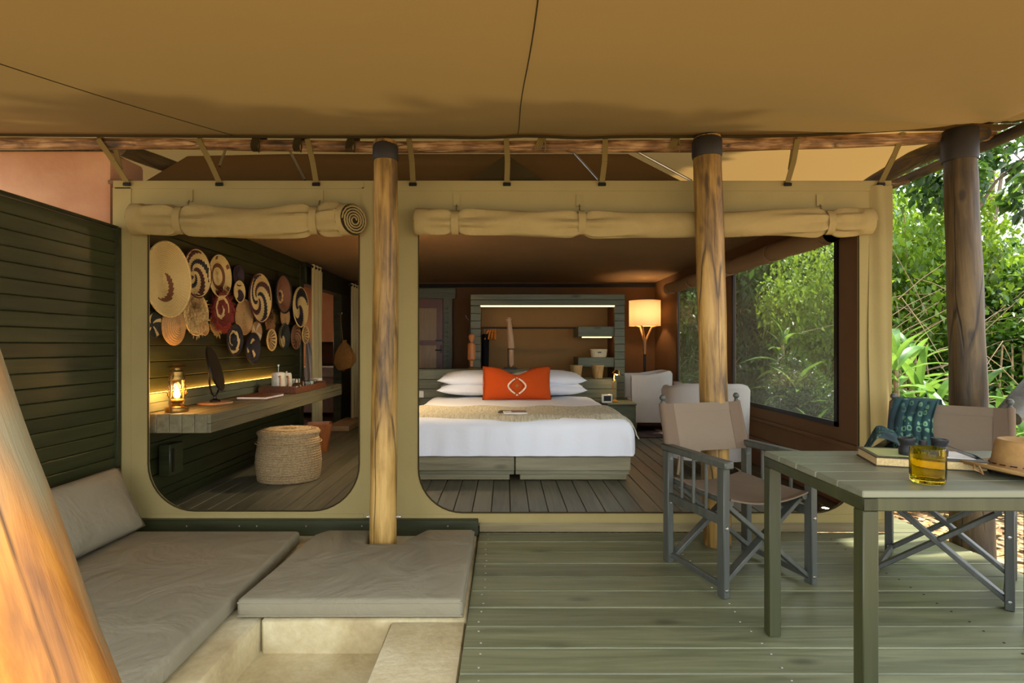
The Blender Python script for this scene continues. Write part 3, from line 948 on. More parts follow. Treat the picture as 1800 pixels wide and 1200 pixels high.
# ------------------------------------------------------------------ bed
BX, BY0, BY1 = 0.08, 4.5, 6.76
bed = E('bed', 'pale olive wooden bed base of two halves with plank fronts', 'bed', (BX, 5.6, ZF))
for s in (-1, 1):
    hx = BX + s * 0.48
    board('side_rail', M_base, bed, (hx + (0.0), BY0 + 0.03, 0.213), (0.952, 0.045, 0.118), bev=0.006)
    board('plinth_board', M_base, bed, (hx + s * 0.008, BY0 + 0.075, 0.112), (0.89, 0.04, 0.085), bev=0.005)
    G().box((hx, 5.65, 0.19), (0.95, 2.2, 0.15), None, 0.004).obj('box_body', M_base, bed)
    G().box((hx + s * 0.01, 5.66, 0.1), (0.88, 2.1, 0.07)).obj('plinth_body', M_base, bed)
def duvet_f(w, y0, y1, z0, z1, r, wav=0.006, dz=0.0, bottom=True):
    """soft rounded cover: sections along X from side to side"""
    def prof(t):
        # left hem -> up -> over the top -> right hem; returns (x, z)
        side = z1 - z0
        top = w - 2 * r; L = 2 * (side - r) + PI * r + top
        s = t * L
        if s < side - r: return (-w / 2, z0 + s, 1)
        s -= side - r
        if s < PI * r / 2: a = s / r; return (-w / 2 + r - r * math.cos(a), z1 - r + r * math.sin(a), 0)
        s -= PI * r / 2
        if s < top: return (-w / 2 + r + s, z1, 0)
        s -= top
        if s < PI * r / 2: a = s / r; return (w / 2 - r + r * math.sin(a), z1 - r + r * math.cos(a), 0)
        s -= PI * r / 2
        return (w / 2, z1 - r - s, 1)
    return prof
def cover(y0, y1, w, z0, z1, r, nu, front, wav, thick=0.0, seed=1):
    prof = duvet_f(w, y0, y1, z0, z1, r)
    rows = []
    # rows: from the front hem up and over to the back
    ys = []
    if front:
        fr = 0.09
        for k in range(7): ys.append((y0, z0 + (z1 - fr - z0) * k / 6 - z1, 0.0))
        for k in range(1, 8):
            a = PI / 2 * k / 7; ys.append((y0 + fr - fr * math.cos(a), -fr + fr * math.sin(a), k / 7))
        for k in range(1, 26): ys.append((y0 + fr + (y1 - y0 - fr) * k / 25, 0.0, 1))
    else:
        for k in range(20): ys.append((y0 + (y1 - y0) * k / 19, 0.0, 1))
    g = G(); vv = []
    for (y, dz, q) in ys:
        for i in range(nu):
            x, z, sd = prof(i / (nu - 1))
            zt = z + dz if z + dz > z0 - 0.001 else z0
            zt = max(z0, zt)
            shrink = 1 - (0.05 * (1 - q) if front and q < 1 else 0)
            yy = y
            n1 = math.sin(x * 9 + y * 5 + seed) * math.cos(y * 7 - x * 3) * wav
            if front and q < 1: yy -= (math.sin(x * 14 + z * 4) * 0.5 + math.sin(x * 31 + 1.3)) * 0.005 * (1 - q) ; 
            if sd: x += math.copysign(math.sin(y * 16 + 0.6 * math.sin(z * 20)) * 0.010, x) * (1 - (z - z0) / (z1 - z0))
            vv.append((BX + x * shrink, yy, zt + (n1 if q == 1 and not sd else 0)))
    ff = []
    m = len(ys)
    for j in range(m - 1):
        for i in range(nu - 1): ff.append((j * nu + i, j * nu + i + 1, (j + 1) * nu + i + 1, (j + 1) * nu + i))
    g.add(vv, ff)
    return g
mt = G().box((BX, (BY0 + BY1) / 2 + 0.02, 0.415), (1.88, BY1 - BY0 - 0.06, 0.27), None, 0.06, 3)
mt.obj('mattress', M_linen, label='thick white mattress on the olive bed base', cat='mattress')
cover(BY0 - 0.02, BY1 - 0.25, 2.0, 0.282, 0.582, 0.13, 64, True, 0.006).obj('duvet', M_linen, label='smooth white duvet covering the bed down to the base', cat='duvet')

def throw_mat():
    k = N('woven_throw')
    co = k.coords((55, 6, 6), False)
    a = k.n('TexNoise', Scale=2.2, Detail=6.0); k.l(co, a.inputs['Vector'])
    v = k.n('TexVoronoi', Scale=16.0); k.l(k.coords((3, 1, 1), False), v.inputs['Vector'])
    c = k.ramp(a.outputs[0], [(0.3, 'b0aa8a'), (0.55, 'd2ccb0'), (0.75, 'e4decc')]).outputs[0]
    sp = k.ramp(v.outputs['Distance'], [(0.06, (1, 1, 1, 1)), (0.12, (0, 0, 0, 1))])
    c = k.mix(k.math('MULTIPLY', sp.outputs[0], 0.7), c, lin('4a4636'))
    b = k.n('BsdfPrincipled', Roughness=0.95); k.l(c, b.inputs['Base Color'])
    k.l(k.bump(a.outputs[0], 0.6, 0.01), b.inputs['Normal']); k.l(b.outputs[0], k.out.inputs[0]); return k.m
def throw_f(u, v):
    prof = duvet_f(2.03, 0, 0, 0.44, 0.597, 0.14)
    x, z, sd = prof(u)
    y = 4.535 + 0.76 * v + 0.02 * math.sin(u * 9) + 0.015 * math.sin(u * 21)
    if v < 0.12: z -= 0.03 * (1 - v / 0.12) ** 2
    z += 0.006 * math.sin(x * 11 + y * 8)
    if sd: x += math.copysign(0.02 * math.sin(y * 19), x)
    return (BX + x, y, z)
thr = G().sheet(throw_f, 70, 14, -0.008)
thr.obj('bed_throw', throw_mat(), label='greenish grey woven throw spread across the foot of the bed', cat='throw')

for i, (x, y, z, rz, lab) in enumerate(((-0.36, 6.5, 0.59, 0.02, 'lower white pillow on the left side of the bed'), (0.52, 6.5, 0.59, -0.02, 'lower white pillow on the right side of the bed'),
                                   (-0.34, 6.52, 0.70, -0.03, 'upper white pillow on the left side of the bed'), (0.50, 6.52, 0.70, 0.03, 'upper white pillow on the right side of the bed'))):
    up = i > 1
    place_pillow('bed_pillow', pillow(0.90 if up else 0.86, 0.52, 0.18 if up else 0.16, 22, 0, 0.05, i), M_linen, (x, y - 0.24, z + 0.085), (R(-88 if not up else -86), 0, rz), lab, 'pillow', 'white bed pillows')

M_org = cloth('orange_cotton', 'c8501a', 0.0, None, 0.2, 400, var=0.07, wscale=6)
oc = place_pillow('orange_cushion', pillow(0.775, 0.385, 0.17, 26, 0.24, 0.04, 9), M_org, (0.13, 6.1, 0.583), (R(-14), 0, R(1)), 'burnt orange cushion with a beaded white diamond in the middle', 'cushion')
# beaded emblem, standing proud of the cushion front
M_bead = plain('white_bead', 'f2e6cc', 0.4); M_beadd = plain('dark_bead', '3a2414', 0.4); M_beadg = plain('gold_bead', '8f7a3c', 0.4)
def cush_pt(x, z):
    a, b = x / 0.3875, (z - 0.1925) / 0.1925
    th = 0.085 * max(0, 1 - abs(a) ** 2.6) ** 0.55 * max(0, 1 - abs(b) ** 2.6) ** 0.55
    k = math.exp(-(a / 0.38) ** 2) * max(0, b) ** 1.5
    return (x, -th * (1 - 0.3 * k) - 0.006, z)
ZC = 0.142
gg = G(); gd = G(); gq = G()
for s in (-1, 1):
    pts = [cush_pt(s * x, ZC + z) for x, z in ((0.022, 0.082), (0.06, 0.055), (0.092, 0.02), (0.098, 0.0), (0.092, -0.02), (0.06, -0.055), (0.022, -0.082))]
    gg.tube(pts, 0.009, 8)
    for k in range(-4, 5):
        t = k / 4.5
        gd.add(*(lambda q: ([(q[0] + dx, q[1] + dy, q[2] + dz) for dx, dy, dz in ((-.006, 0, 0), (0, 0, -.006), (.006, 0, 0), (0, 0, .006), (0, -.006, 0))], [(0, 1, 4), (1, 2, 4), (2, 3, 4), (3, 0, 4)]))(cush_pt(s * (0.072 * (1 - abs(t) * 0.72)), ZC + 0.068 * t)))
for dx, dz in ((0, 0), (0.012, 0.004), (-0.012, 0.004), (0.0, 0.012), (0.0, -0.012)):
    gq.tube([cush_pt(dx, ZC + dz), (cush_pt(dx, ZC + dz)[0], cush_pt(dx, ZC + dz)[1] - 0.006, ZC + dz)], 0.008, 8)
for dz in (0.09, -0.09, -0.1): gg.tube([cush_pt(-0.012, ZC + dz), cush_pt(0.012, ZC + dz)], 0.004, 6)
gg.obj('bead_border', M_bead, oc, local=True); gd.obj('bead_row', M_beadd, oc, local=True); gq.obj('bead_centre', M_beadg, oc, local=True)
G().tube([cush_pt(x, 0.19 + z) for x, z in ((-0.372, -0.175), (-0.378, 0.0), (-0.372, 0.175))], 0.004, 6).obj('piping', M_org, oc, local=True)

# magazines on the throw
M_paper = plain('white_paper', 'e6e4de', 0.6); M_cover = plain('dark_cover', '3a3226', 0.4); M_cover2 = plain('photo_cover', '7d5548', 0.35, noise=0.5, nsc=40)
mg = E('magazine', 'thin white magazine with red brown cover lying on the throw', 'magazine', (0.085, 4.72, 0.605), R(4), group='magazines on the bed')
G().box((0, 0, 0.006), (0.2, 0.15, 0.012), None, 0.001).obj('pages', M_paper, mg, local=True)
G().box((0.035, 0.02, 0.0135), (0.13, 0.1, 0.003)).obj('cover_photo', M_cover2, mg, local=True)
mg = E('magazine', 'dark covered booklet lying beneath the white magazine', 'magazine', (0.05, 4.8, 0.602), R(-8), group='magazines on the bed')
G().box((0, 0, 0.006), (0.21, 0.14, 0.009), None, 0.001).obj('cover', M_cover, mg, local=True)
G().box((0, 0, 0.001), (0.205, 0.136, 0.003)).obj('pages', M_paper, mg, local=True)

# ------------------------------------------------------------------ headboard
hb = E('headboard', 'olive plank headboard with a ledge behind the bed', 'headboard', (0.0, 6.95, ZF))
for i in range(7):
    z0 = 0.885 - 0.117 * i
    if i == 0:
        board('headboard_plank', M_green, hb, (-0.42, 6.812, z0 - 0.058), (1.96, 0.025, 0.113))
    else:
        board('headboard_plank', M_green, hb, (-0.005, 6.812, z0 - 0.058), (2.79, 0.025, 0.113))
G().box((-0.42, 6.98, 0.47), (1.95, 0.3, 0.81)).obj('body', M_green, hb)
G().box((0.97, 6.98, 0.41), (0.83, 0.3, 0.69)).obj('body', M_green, hb)
board('ledge_board', M_green, hb, (-0.42, 6.97, 0.886), (1.97, 0.33, 0.02))
board('ledge_board', M_green, hb, (0.975, 6.97, 0.766), (0.82, 0.33, 0.018))
so = E('wall_socket', 'white double socket on the headboard left of the bed', 'socket', (-1.07, 6.795, 0.54), group=None)
G().box((0, 0, 0.045), (0.115, 0.012, 0.085), None, 0.004).obj('plate', M_white_c, so, local=True)
G().box((0.03, -0.008, 0.05), (0.012, 0.006, 0.024), None, 0.002).obj('switch', M_white_c, so, local=True)
G().box((-0.025, -0.007, 0.045), (0.03, 0.004, 0.03), None, 0.002).obj('socket_face', plain('grey_plastic', '9a978c', 0.4), so, local=True)
G().tube([(-1.12, 6.76, 0.56), (-1.1, 6.74, 0.51), (-1.16, 6.7, 0.5), (-1.05, 6.68, 0.522), (-1.15, 6.66, 0.524)], 0.006, 6).obj('cable', M_black, label='black cable curled below the white socket', cat='cable')
def nightstand(x, lab):
    ns = E('nightstand', lab, 'nightstand', (x, 6.58, ZF), group='nightstands')
    board('top_board', M_green, ns, (x, 6.57, 0.505), (0.34, 0.44, 0.022))
    G().box((x, 6.58, 0.28), (0.33, 0.42, 0.42), None, 0.004).obj('body', M_green, ns)
    G().box((x, 6.366, 0.37), (0.3, 0.012, 0.19), None, 0.003).obj('drawer_front', M_green, ns)
    return ns
nightstand(1.36, 'olive wooden nightstand carrying the brass reading lamp')
nightstand(-1.25, 'olive wooden nightstand below the white socket')

# reading lamp, clock
rl = E('reading_lamp', 'small brass reading lamp on the right nightstand', 'lamp', (1.30, 6.52, 0.517))
G().lathe([(0.055, 0), (0.058, 0.01), (0.03, 0.02), (0.012, 0.03), (0, 0.032)], 20).obj('base', M_brass, rl, local=True)
G().tube([(0, 0, 0.02), (-0.004, 0, 0.28)], 0.006, 8).tube([(-0.02, 0, 0.12), (-0.02, 0, 0.26)], 0.004, 6).obj('stem', M_brass, rl, local=True)
G().lathe([(0, 0.0), (0.018, 0.003), (0.018, 0.035), (0, 0.038)], 12, (-0.006, 0, 0.235)).obj('joint', M_brass, rl, local=True)
G().tube([(-0.004, 0, 0.27), (0.0, 0, 0.34), (0.03, 0, 0.37)], 0.006, 8).obj('arm', M_brass, rl, local=True)
Mh = Matrix.Rotation(R(18), 4, 'Y')
G().lathe([(0.015, 0.055), (0.03, 0.05), (0.06, 0.0), (0.056, 0.0), (0.028, 0.044), (0.0, 0.05)], 20, (0.03, 0, 0.33), Mh).obj('shade', M_brass, rl, local=True)
G().lathe([(0, -0.012), (0.018, 0.0), (0.014, 0.02), (0, 0.03)], 12, (0.03, 0, 0.33), Mh).obj('bulb', emit('warm_bulb', 'ffc070', 22), rl, local=True)
point_light('reading_lamp_light', (1.335, 6.5, 0.80), 1.2, (1.0, 0.72, 0.38), 0.03, rl)
cl = E('alarm_clock', 'white framed alarm clock standing beside the brass lamp', 'clock', (1.2, 6.44, 0.517))
G().box((0, 0, 0.05), (0.12, 0.05, 0.1), None, 0.006).obj('case', M_white_c, cl, local=True)
G().box((0, -0.027, 0.052), (0.085, 0.004, 0.06)).obj('display', M_black, cl, local=True)

# carved figures, pots and stand on the ledge
M_carve = wood('carved_wood', 'a2602c', 'd08a4a', 'Z', 2, 0.5, 0.3, 0.1)
M_bone = wood('driftwood', 'a5805c', 'd2b28c', 'Z', 2, 0.6, 0.4, 0.1)
M_vase = wood('bark_pot_wood', '7c6038', 'b59a66', 'Z', 3, 0.7, 0.5, 0.2)
c1 = E('carved_figure', 'orange wooden carved figure with round head on a thin stand', 'figure', P(829, 649, 6.93) - Vector((0, 0, 0.0)), group='carved figures on the headboard ledge')
c1.location.z = 0.897; OFF[c1.name] = Vector(c1.location)
G().lathe([(0.045, 0), (0.04, 0.012), (0.01, 0.016), (0, 0.018)], 18).obj('stand', M_brass, c1, local=True)
G().tube([(-0.03, 0, 0.01), (-0.03, 0, 0.52)], 0.007, 8).obj('rod', M_black, c1, local=True)
G().lathe([(0.02, 0.03), (0.026, 0.1), (0.05, 0.12), (0.05, 0.3), (0.042, 0.32), (0.016, 0.335), (0.018, 0.35), (0.036, 0.37), (0.042, 0.405), (0.03, 0.435), (0, 0.445)], 18).obj('body', M_carve, c1, local=True)
G().tube([(-0.075, 0, 0.68), (-0.06, 0, 0.64), (-0.035, 0, 0.62)], 0.006, 6).obj('curl', M_metal, c1, local=True)
c2 = E('carved_figure', 'tall pale driftwood figure with knobbed head on a dark stand', 'figure', (0.065, 6.95, 0.897), group='carved figures on the headboard ledge')
G().box((0, 0, 0.01), (0.16, 0.1, 0.02), None, 0.004).obj('stand', M_black, c2, local=True)
G().tube([(-0.028, 0, 0.01), (-0.03, 0, 0.26)], 0.005, 6).obj('rod', M_black, c2, local=True)
G().tube([(0.01, 0, 0.02), (0.012, 0, 0.06), (0.008, 0, 0.25), (0.012, 0, 0.26), (0.0, 0, 0.42), (-0.012, 0, 0.56), (-0.016, 0, 0.6), (-0.02, 0, 0.63), (-0.018, 0, 0.655)],
         [0.012, 0.032, 0.034, 0.042, 0.04, 0.03, 0.026, 0.038, 0.02], 12).obj('body', M_bone, c2, local=True)
G().tube([(0.011 + 0.037 * math.cos(t), 0.037 * math.sin(t), 0.25) for t in [2 * PI * q / 14 for q in range(14)]], 0.005, 6, closed=True).obj('band', M_black, c2, local=True)
for i, (px, r, zt, lab) in enumerate(((982, 0.075, 0.1, 'dim brown wooden pot half hidden behind the pillows'), (1013, 0.082, 0.16, 'tapered bark pot standing left on the low ledge'), (1051, 0.08, 0.16, 'tapered bark pot standing beside the reading lamp'))):
    x = (px - VX) * 6.93 / F_PX
    po = E('wooden_pot', lab, 'pot', (x, 6.94, 0.777), group='wooden pots on the low ledge')
    G().lathe([(r * 0.72, 0), (r * 0.74, 0.01), (r, zt), (r * 0.9, zt), (r * 0.66, 0.02), (0, 0.02)], 20, fn=lambda p, a, i_: p * (1 + 0.02 * math.sin(5 * a))).obj('pot_body', M_vase, po, local=True)
    G().lathe([(r * 1.01, zt - 0.006), (r * 1.03, zt), (r * 1.0, zt + 0.006), (r * 0.9, zt)], 20).obj('rim', M_vase, po, local=True)

# ------------------------------------------------------------------ open wardrobe behind the headboard
wd = E('open_wardrobe', 'green plank open wardrobe with lit beam behind the bed', 'wardrobe', (0.58, 7.65, ZF))
WY0, WY1 = 7.4, 7.95
xl, xr_, zt = -0.47, 1.62, 1.886
n_ = 16
for i in range(n_):
    z = ZF + (zt - 0.155 - ZF) * (i + 0.5) / n_
    hgt = (zt - 0.155 - ZF) / n_ - 0.004
    board('post_block', M_green, wd, (xl + 0.07, WY0 + 0.02, z), (0.14, 0.05, hgt))
    board('post_block', M_green, wd, (xr_ - 0.07, WY0 + 0.02, z), (0.14, 0.05, hgt))
board('top_beam_plank', M_green, wd, ((xl + xr_) / 2, WY0 + 0.02, zt - 0.038), (xr_ - xl, 0.06, 0.074))
board('top_beam_plank', M_green, wd, ((xl + xr_) / 2, WY0 + 0.015, zt - 0.115), (xr_ - xl, 0.06, 0.074))
M_tan = cloth('tan_wardrobe_lining', '8a6c44', 0.0, None, 0.06, 300, var=0.05)
G().box(((xl + xr_) / 2, WY1, 0.97), (xr_ - xl, 0.03, 1.8)).obj('back_panel', M_tan, wd)
G().box((xl + 0.12, 7.67, 0.97), (0.025, 0.53, 1.8)).obj('side_panel', M_red, wd)
G().box((xr_ - 0.12, 7.67, 0.97), (0.025, 0.53, 1.8)).obj('side_panel', M_red, wd)
G().box(((xl + xr_) / 2, 7.67, zt - 0.02), (xr_ - xl, 0.55, 0.03)).obj('top_panel', M_green, wd)
G().box(((xl + xr_) / 2 + 0.0, WY0 + 0.02, zt - 0.16), (1.83, 0.02, 0.014)).obj('led_strip', M_led, wd, label='warm glowing strip under the wardrobe beam')
for z0, z1, led in ((1.31, 1.45, True), (0.9, 1.03, False)):
    G().box((1.24, 7.67, (z0 + z1) / 2), (0.5, 0.5, z1 - z0), None, 0.005).obj('shelf', M_green, wd)
    if led: G().box((1.25, WY0 + 0.05, z0 - 0.006), (0.4, 0.02, 0.012)).obj('led_strip', M_led, wd)
G().tube([(xl + 0.13, 7.66, 1.44), (1.0, 7.66, 1.44)], 0.012, 10).obj('hanging_rail', M_black, wd)
M_hang = wood('hanger_wood', 'c06a1c', 'e09a48', 'X', 2, 0.4, 0.1, 0.1)
HANG = ['leftmost orange wooden hanger on the wardrobe rail beside the black garment', 'second orange wooden hanger from the left on the wardrobe rail', 'third orange wooden hanger from the left on the wardrobe rail', 'rightmost orange wooden hanger on the wardrobe rail']
for i in range(4):
    x = -0.235 + 0.032 * i
    h = E('clothes_hanger', HANG[i], 'hanger', (x, 7.66, 1.2), R(78 + 4 * i), group='wooden hangers on the rail')
    G().tube([(0, 0, 0.205), (0, 0, 0.245), (0.014, 0, 0.258), (0.02, 0, 0.248)], 0.003, 6).obj('hook', M_metal, h, local=True)
    G().tube([(-0.2, 0, 0.08), (-0.1, 0, 0.16), (0, 0, 0.2), (0.1, 0, 0.16), (0.2, 0, 0.08)], [0.009, 0.012, 0.014, 0.012, 0.009], 8).obj('shoulder', M_hang, h, local=True)
    G().tube([(-0.19, 0, 0.082), (0.19, 0, 0.082)], 0.006, 6).obj('crossbar', M_hang, h, local=True)
gm = E('hanging_garment', 'long black garment hanging at the left end of the wardrobe rail', 'garment', (-0.285, 7.6, 0.75))
G().grid(lambda u, v: (0.05 * math.cos(2 * PI * u) * (1 + 0.1 * math.sin(6 * PI * u)) + 0.012 * v, 0.14 * math.sin(2 * PI * u) * (1.0 - 0.1 * v), 0.6 * v), 28, 10, True).obj('cloth', cloth('black_cotton', '17171a', wr=0.3), gm, local=True)
G().tube([(0, 0.06, 0.58), (0, 0.06, 0.69)], 0.004, 6).obj('hook', M_metal, gm, local=True)
wk = E('wicker_basket', 'small white wicker basket on the lower wardrobe shelf', 'basket', (1.29, 7.55, 1.03))
M_wick = plain('white_wicker', 'd8cba8', 0.7, noise=0.25, nsc=120, bump=0.5)
def rb(a, sx, sy): 
    p = 4.0; c, s_ = math.cos(a), math.sin(a); r = (abs(c) ** p + abs(s_) ** p) ** (-1 / p)
    return (sx * r * c, sy * r * s_)
g = G()
for i in range(7):
    k = 1 + 0.03 * i
    g.tube([(*rb(2 * PI * q / 28, 0.095 * k, 0.07 * k), 0.01 + 0.0155 * i) for q in range(28)], 0.009, 6, closed=True)
g.obj('woven_side', M_wick, wk, local=True)
G().box((0, 0, 0.006), (0.18, 0.13, 0.008)).obj('bottom', M_wick, wk, local=True)
G().box((0, -0.083, 0.07), (0.05, 0.006, 0.02)).obj('handle_gap', M_black, wk, local=True)

# back door with its green surround
dr = E('door_1', 'red brown panelled door with black handle in a green plank frame', 'door', (-1.2, 8.55, ZF), kind='structure')
DYY = 8.58
M_door = wood('door_red_wood', '5a2c1c', '80462c', 'Z', 1, 0.4, 0.2, 0.1); M_doorp = wood('door_panel_wood', '8a6a3c', 'b08c54', 'Z', 1, 0.4, 0.2, 0.1)
G().box((-1.25, DYY, 2.01), (0.95, 0.06, 0.17), None, 0.006).obj('frame_head', M_green, dr)
G().box((-0.90, DYY, 1.0), (0.15, 0.06, 1.88), None, 0.006).obj('frame_post', M_greenz, dr)
for i in range(12):
    G().box((-0.925, DYY - 0.035, 0.95 + 0.075 * i), (0.06, 0.03, 0.035), None, 0.004).obj('frame_block', M_greenz, dr)
G().box((-1.33, DYY, 1.0), (0.7, 0.04, 1.86)).obj('door_leaf', M_door, dr)
for z0, z1 in ((1.27, 1.78), (0.72, 1.2)):
    G().box((-1.29, DYY - 0.024, (z0 + z1) / 2), (0.44, 0.012, z1 - z0), None, 0.004).obj('door_panel', M_doorp, dr)
hd = G().box((-1.005, DYY - 0.03, 1.14), (0.03, 0.01, 0.12)).tube([(-1.005, DYY - 0.03, 1.12), (-1.005, DYY - 0.08, 1.12), (-1.09, DYY - 0.08, 1.12)], 0.009, 8)
hd.obj('handle', M_black, dr)
G().box((-1.03, DYY - 0.03, 1.27), (0.12, 0.012, 0.03)).obj('bolt', M_black, dr)

# ------------------------------------------------------------------ floor lamp, armchairs, rug
fl_ = E('floor_lamp', 'lit drum shade floor lamp with wooden branching neck', 'lamp', (2.07, 8.1, ZF))
def sh_mat():
    k = N('lamp_shade_linen')
    t = k.n('BsdfTranslucent'); t.inputs[0].default_value = lin('f5dcb0'); d = k.n('BsdfDiffuse'); d.inputs[0].default_value = lin('f0dcb8')
    nz = k.n('TexNoise', Scale=60.0); k.l(k.coords((1, 1, 6), False), nz.inputs['Vector']); nn = k.bump(nz.outputs[0], 0.2, 0.003)
    k.l(nn, t.inputs['Normal']); k.l(nn, d.inputs['Normal'])
    m = k.n('MixShader'); m.inputs[0].default_value = 0.3; k.l(d.outputs[0], m.inputs[1]); k.l(t.outputs[0], m.inputs[2]); k.l(m.outputs[0], k.out.inputs[0]); return k.m
M_shade = sh_mat()
G().lathe([(0.15, 0), (0.15, 0.015), (0.02, 0.025), (0, 0.026)], 28).obj('base', M_black, fl_, local=True)
G().tube([(0, 0, 0.02), (0, 0, 1.02)], 0.017, 10).obj('pole', M_black, fl_, local=True)
M_lw = wood('lamp_oak', 'a8763e', 'd0a064', 'Z', 2, 0.4, 0.1, 0.1)
G().tube([(0, 0, 1.0), (0, 0, 1.22)], [0.02, 0.026], 10).obj('neck', M_lw, fl_, local=True)
for a in range(3):
    an = R(90 + 120 * a) + 0.5
    G().tube([(0, 0, 1.18), (0.03 * math.cos(an), 0.03 * math.sin(an), 1.24), (0.1 * math.cos(an), 0.1 * math.sin(an), 1.40), (0.215 * math.cos(an), 0.215 * math.sin(an), 1.43)], [0.02, 0.016, 0.013, 0.006], 8).obj('prong', M_lw, fl_, local=True)
g = G().grid(lambda u, v: (0.228 * math.cos(2 * PI * u), 0.228 * math.sin(2 * PI * u), 1.42 + 0.37 * v), 48, 4, True)
g.obj('shade', M_shade, fl_, local=True, label='glowing cream drum shade')
for z in (1.42, 1.79):
    G().tube([(0.228 * math.cos(t), 0.228 * math.sin(t), z) for t in [2 * PI * q / 40 for q in range(40)]], 0.004, 6, closed=True).obj('shade_rim', M_shade, fl_, local=True)
G().lathe([(0, 0), (0.015, 0.01), (0.03, 0.05), (0.028, 0.08), (0, 0.105)], 14, (0, 0, 1.52)).obj('bulb', emit('lamp_bulb', 'ffd090', 10), fl_, local=True)
point_light('floor_lamp_light', (2.07, 8.1, ZF + 1.6), 7.5, (1.0, 0.66, 0.33), 0.05, fl_)

M_chairf = cloth('pale_chair_fabric', 'b9b3aa', 0.0, None, 0.15, 400, var=0.05, wscale=3)
M_cushd = cloth('taupe_cushion_fabric', '8b7b6c', 0.0, None, 0.2, 400, wscale=5)
M_leg = wood('pale_leg_wood', '8f7350', 'b89a70', 'Z', 2, 0.5, 0.1, 0.1)
def armchair(loc, rz, sc, lab, cush):
    """tub chair facing its own -Y"""
    t = E('tub_armchair', lab, 'armchair', loc, rz, group='pale tub armchairs')
    t.scale = (sc, sc, 1)
    pts = []
    hw, hd_, r = 0.36, 0.34, 0.24
    pts.append((-hw, -hd_))
    for k in range(5): pts.append((-hw, -hd_ + (2 * hd_ - r) * (k + 1) / 5))
    for k in range(1, 9): a = PI - PI / 2 * k / 8; pts.append((-hw + r + r * math.cos(a), hd_ - r + r * math.sin(a)))
    for k in range(1, 4): pts.append((-hw + r + (2 * hw - 2 * r) * k / 4, hd_))
    for k in range(0, 9): a = PI / 2 - PI / 2 * k / 8; pts.append((hw - r + r * math.cos(a), hd_ - r + r * math.sin(a)))
    for k in range(5): pts.append((hw, hd_ - r - (2 * hd_ - r) * (k + 1) / 5))
    m = len(pts); th = 0.085
    prof = [(0, 0.13, 0), (0, 0.4, 0), (0, 0.7, 0), (0.25, 0.735, 0), (0.6, 0.745, 0), (0.9, 0.72, 0), (1, 0.66, 0), (1, 0.3, 0), (1, 0.13, 0)]
    g = G(); vv = []; ff = []
    for i, (x, y) in enumerate(pts):
        tx, ty = pts[min(i + 1, m - 1)][0] - pts[max(i - 1, 0)][0], pts[min(i + 1, m - 1)][1] - pts[max(i - 1, 0)][1]
        L = math.hypot(tx, ty); nx, ny = ty / L, -tx / L   # inward
        back = max(0.0, min(1.0, (y + 0.1) / 0.4))
        for o_, z, _ in prof:
            zz = z + 0.05 * back * (1 if z > 0.5 else 0)
            tap = 0.93 + 0.07 * min(1, z / 0.6)
            vv.append(((x + nx * th * o_) * tap, (y + ny * th * o_) * tap, zz))
    n = len(prof)
    for i in range(m - 1):
        for k in range(n - 1): ff.append((i * n + k, i * n + k + 1, (i + 1) * n + k + 1, (i + 1) * n + k))
    ff.append(tuple(range(n))); ff.append(tuple((m - 1) * n + k for k in reversed(range(n))))
    g.add(vv, ff).obj('shell', M_chairf, t, local=True, smooth=50)
    G().box((0, -0.04, 0.22), (0.55, 0.56, 0.18), None, 0.02, 2).obj('seat_base', M_chairf, t, local=True)
    G().box((0, -0.07, 0.36), (0.54, 0.54, 0.12), None, 0.045, 3).obj('seat_cushion', M_chairf, t, local=True)
    for sx in (-1, 1):
        for sy in (-1, 1):
            G().tube([(sx * 0.27, sy * 0.25, 0.15), (sx * 0.3, sy * 0.28, 0)], [0.024, 0.014], 8).obj('leg', M_leg, t, local=True)
    return t
armchair((1.93, 7.35, ZF), R(-92), 0.84, 'pale tub armchair beside the lit floor lamp', None)
armchair((1.83, 4.98, ZF), R(172), 0.97, 'pale tub armchair seen from behind below the large window', None)
place_pillow('scatter_cushion', pillow(0.34, 0.34, 0.12, 16, 0.2, 0.05, 31), M_cushd, (2.1, 7.38, 0.50), (R(-15), 0, R(-80)), 'taupe cushion with a dented top in the armchair by the lamp', 'cushion', 'taupe cushions')
place_pillow('scatter_cushion', pillow(0.34, 0.34, 0.12, 16, 0.2, 0.05, 32), M_cushd, (1.72, 5.0, 0.53), (R(12), 0, R(172)), 'left taupe cushion peeking over the armchair below the window', 'cushion', 'taupe cushions')
place_pillow('scatter_cushion', pillow(0.32, 0.32, 0.12, 16, 0.22, 0.05, 33), M_cushd, (1.92, 5.1, 0.53), (R(14), 0, R(165)), 'right taupe cushion peeking over the armchair below the window', 'cushion', 'taupe cushions')
def rug_mat():
    k = N('patchwork_rug')
    v = k.n('TexVoronoi', Scale=5.0, distance='MANHATTAN'); k.l(k.coords((1, 1, 1), False), v.inputs['Vector'])
    c = k.ramp(v.outputs['Color'], [(0.0, '2a1c1c'), (0.4, '4a3430'), (0.6, '7d6a60'), (0.75, '30221f'), (0.9, 'b8a898')], 'CONSTANT').outputs[0]
    b = k.n('BsdfPrincipled', Roughness=0.95); k.l(c, b.inputs['Base Color']); k.l(b.outputs[0], k.out.inputs[0]); return k.m
g = G().box((1.86, 7.4, ZF + 0.006), (0.95, 1.5, 0.012), None, 0.004)
g.obj('rug', rug_mat(), label='dark patchwork rug under the armchair by the lamp', cat='rug')
st = E('side_stool', 'small pale side table half hidden behind the cracked pole', 'table', (1.93, 6.1, ZF))
G().lathe([(0.17, 0.0), (0.17, 0.02), (0.16, 0.025), (0, 0.026)], 20, (0, 0, 0.5)).obj('top', M_leg, st, local=True)
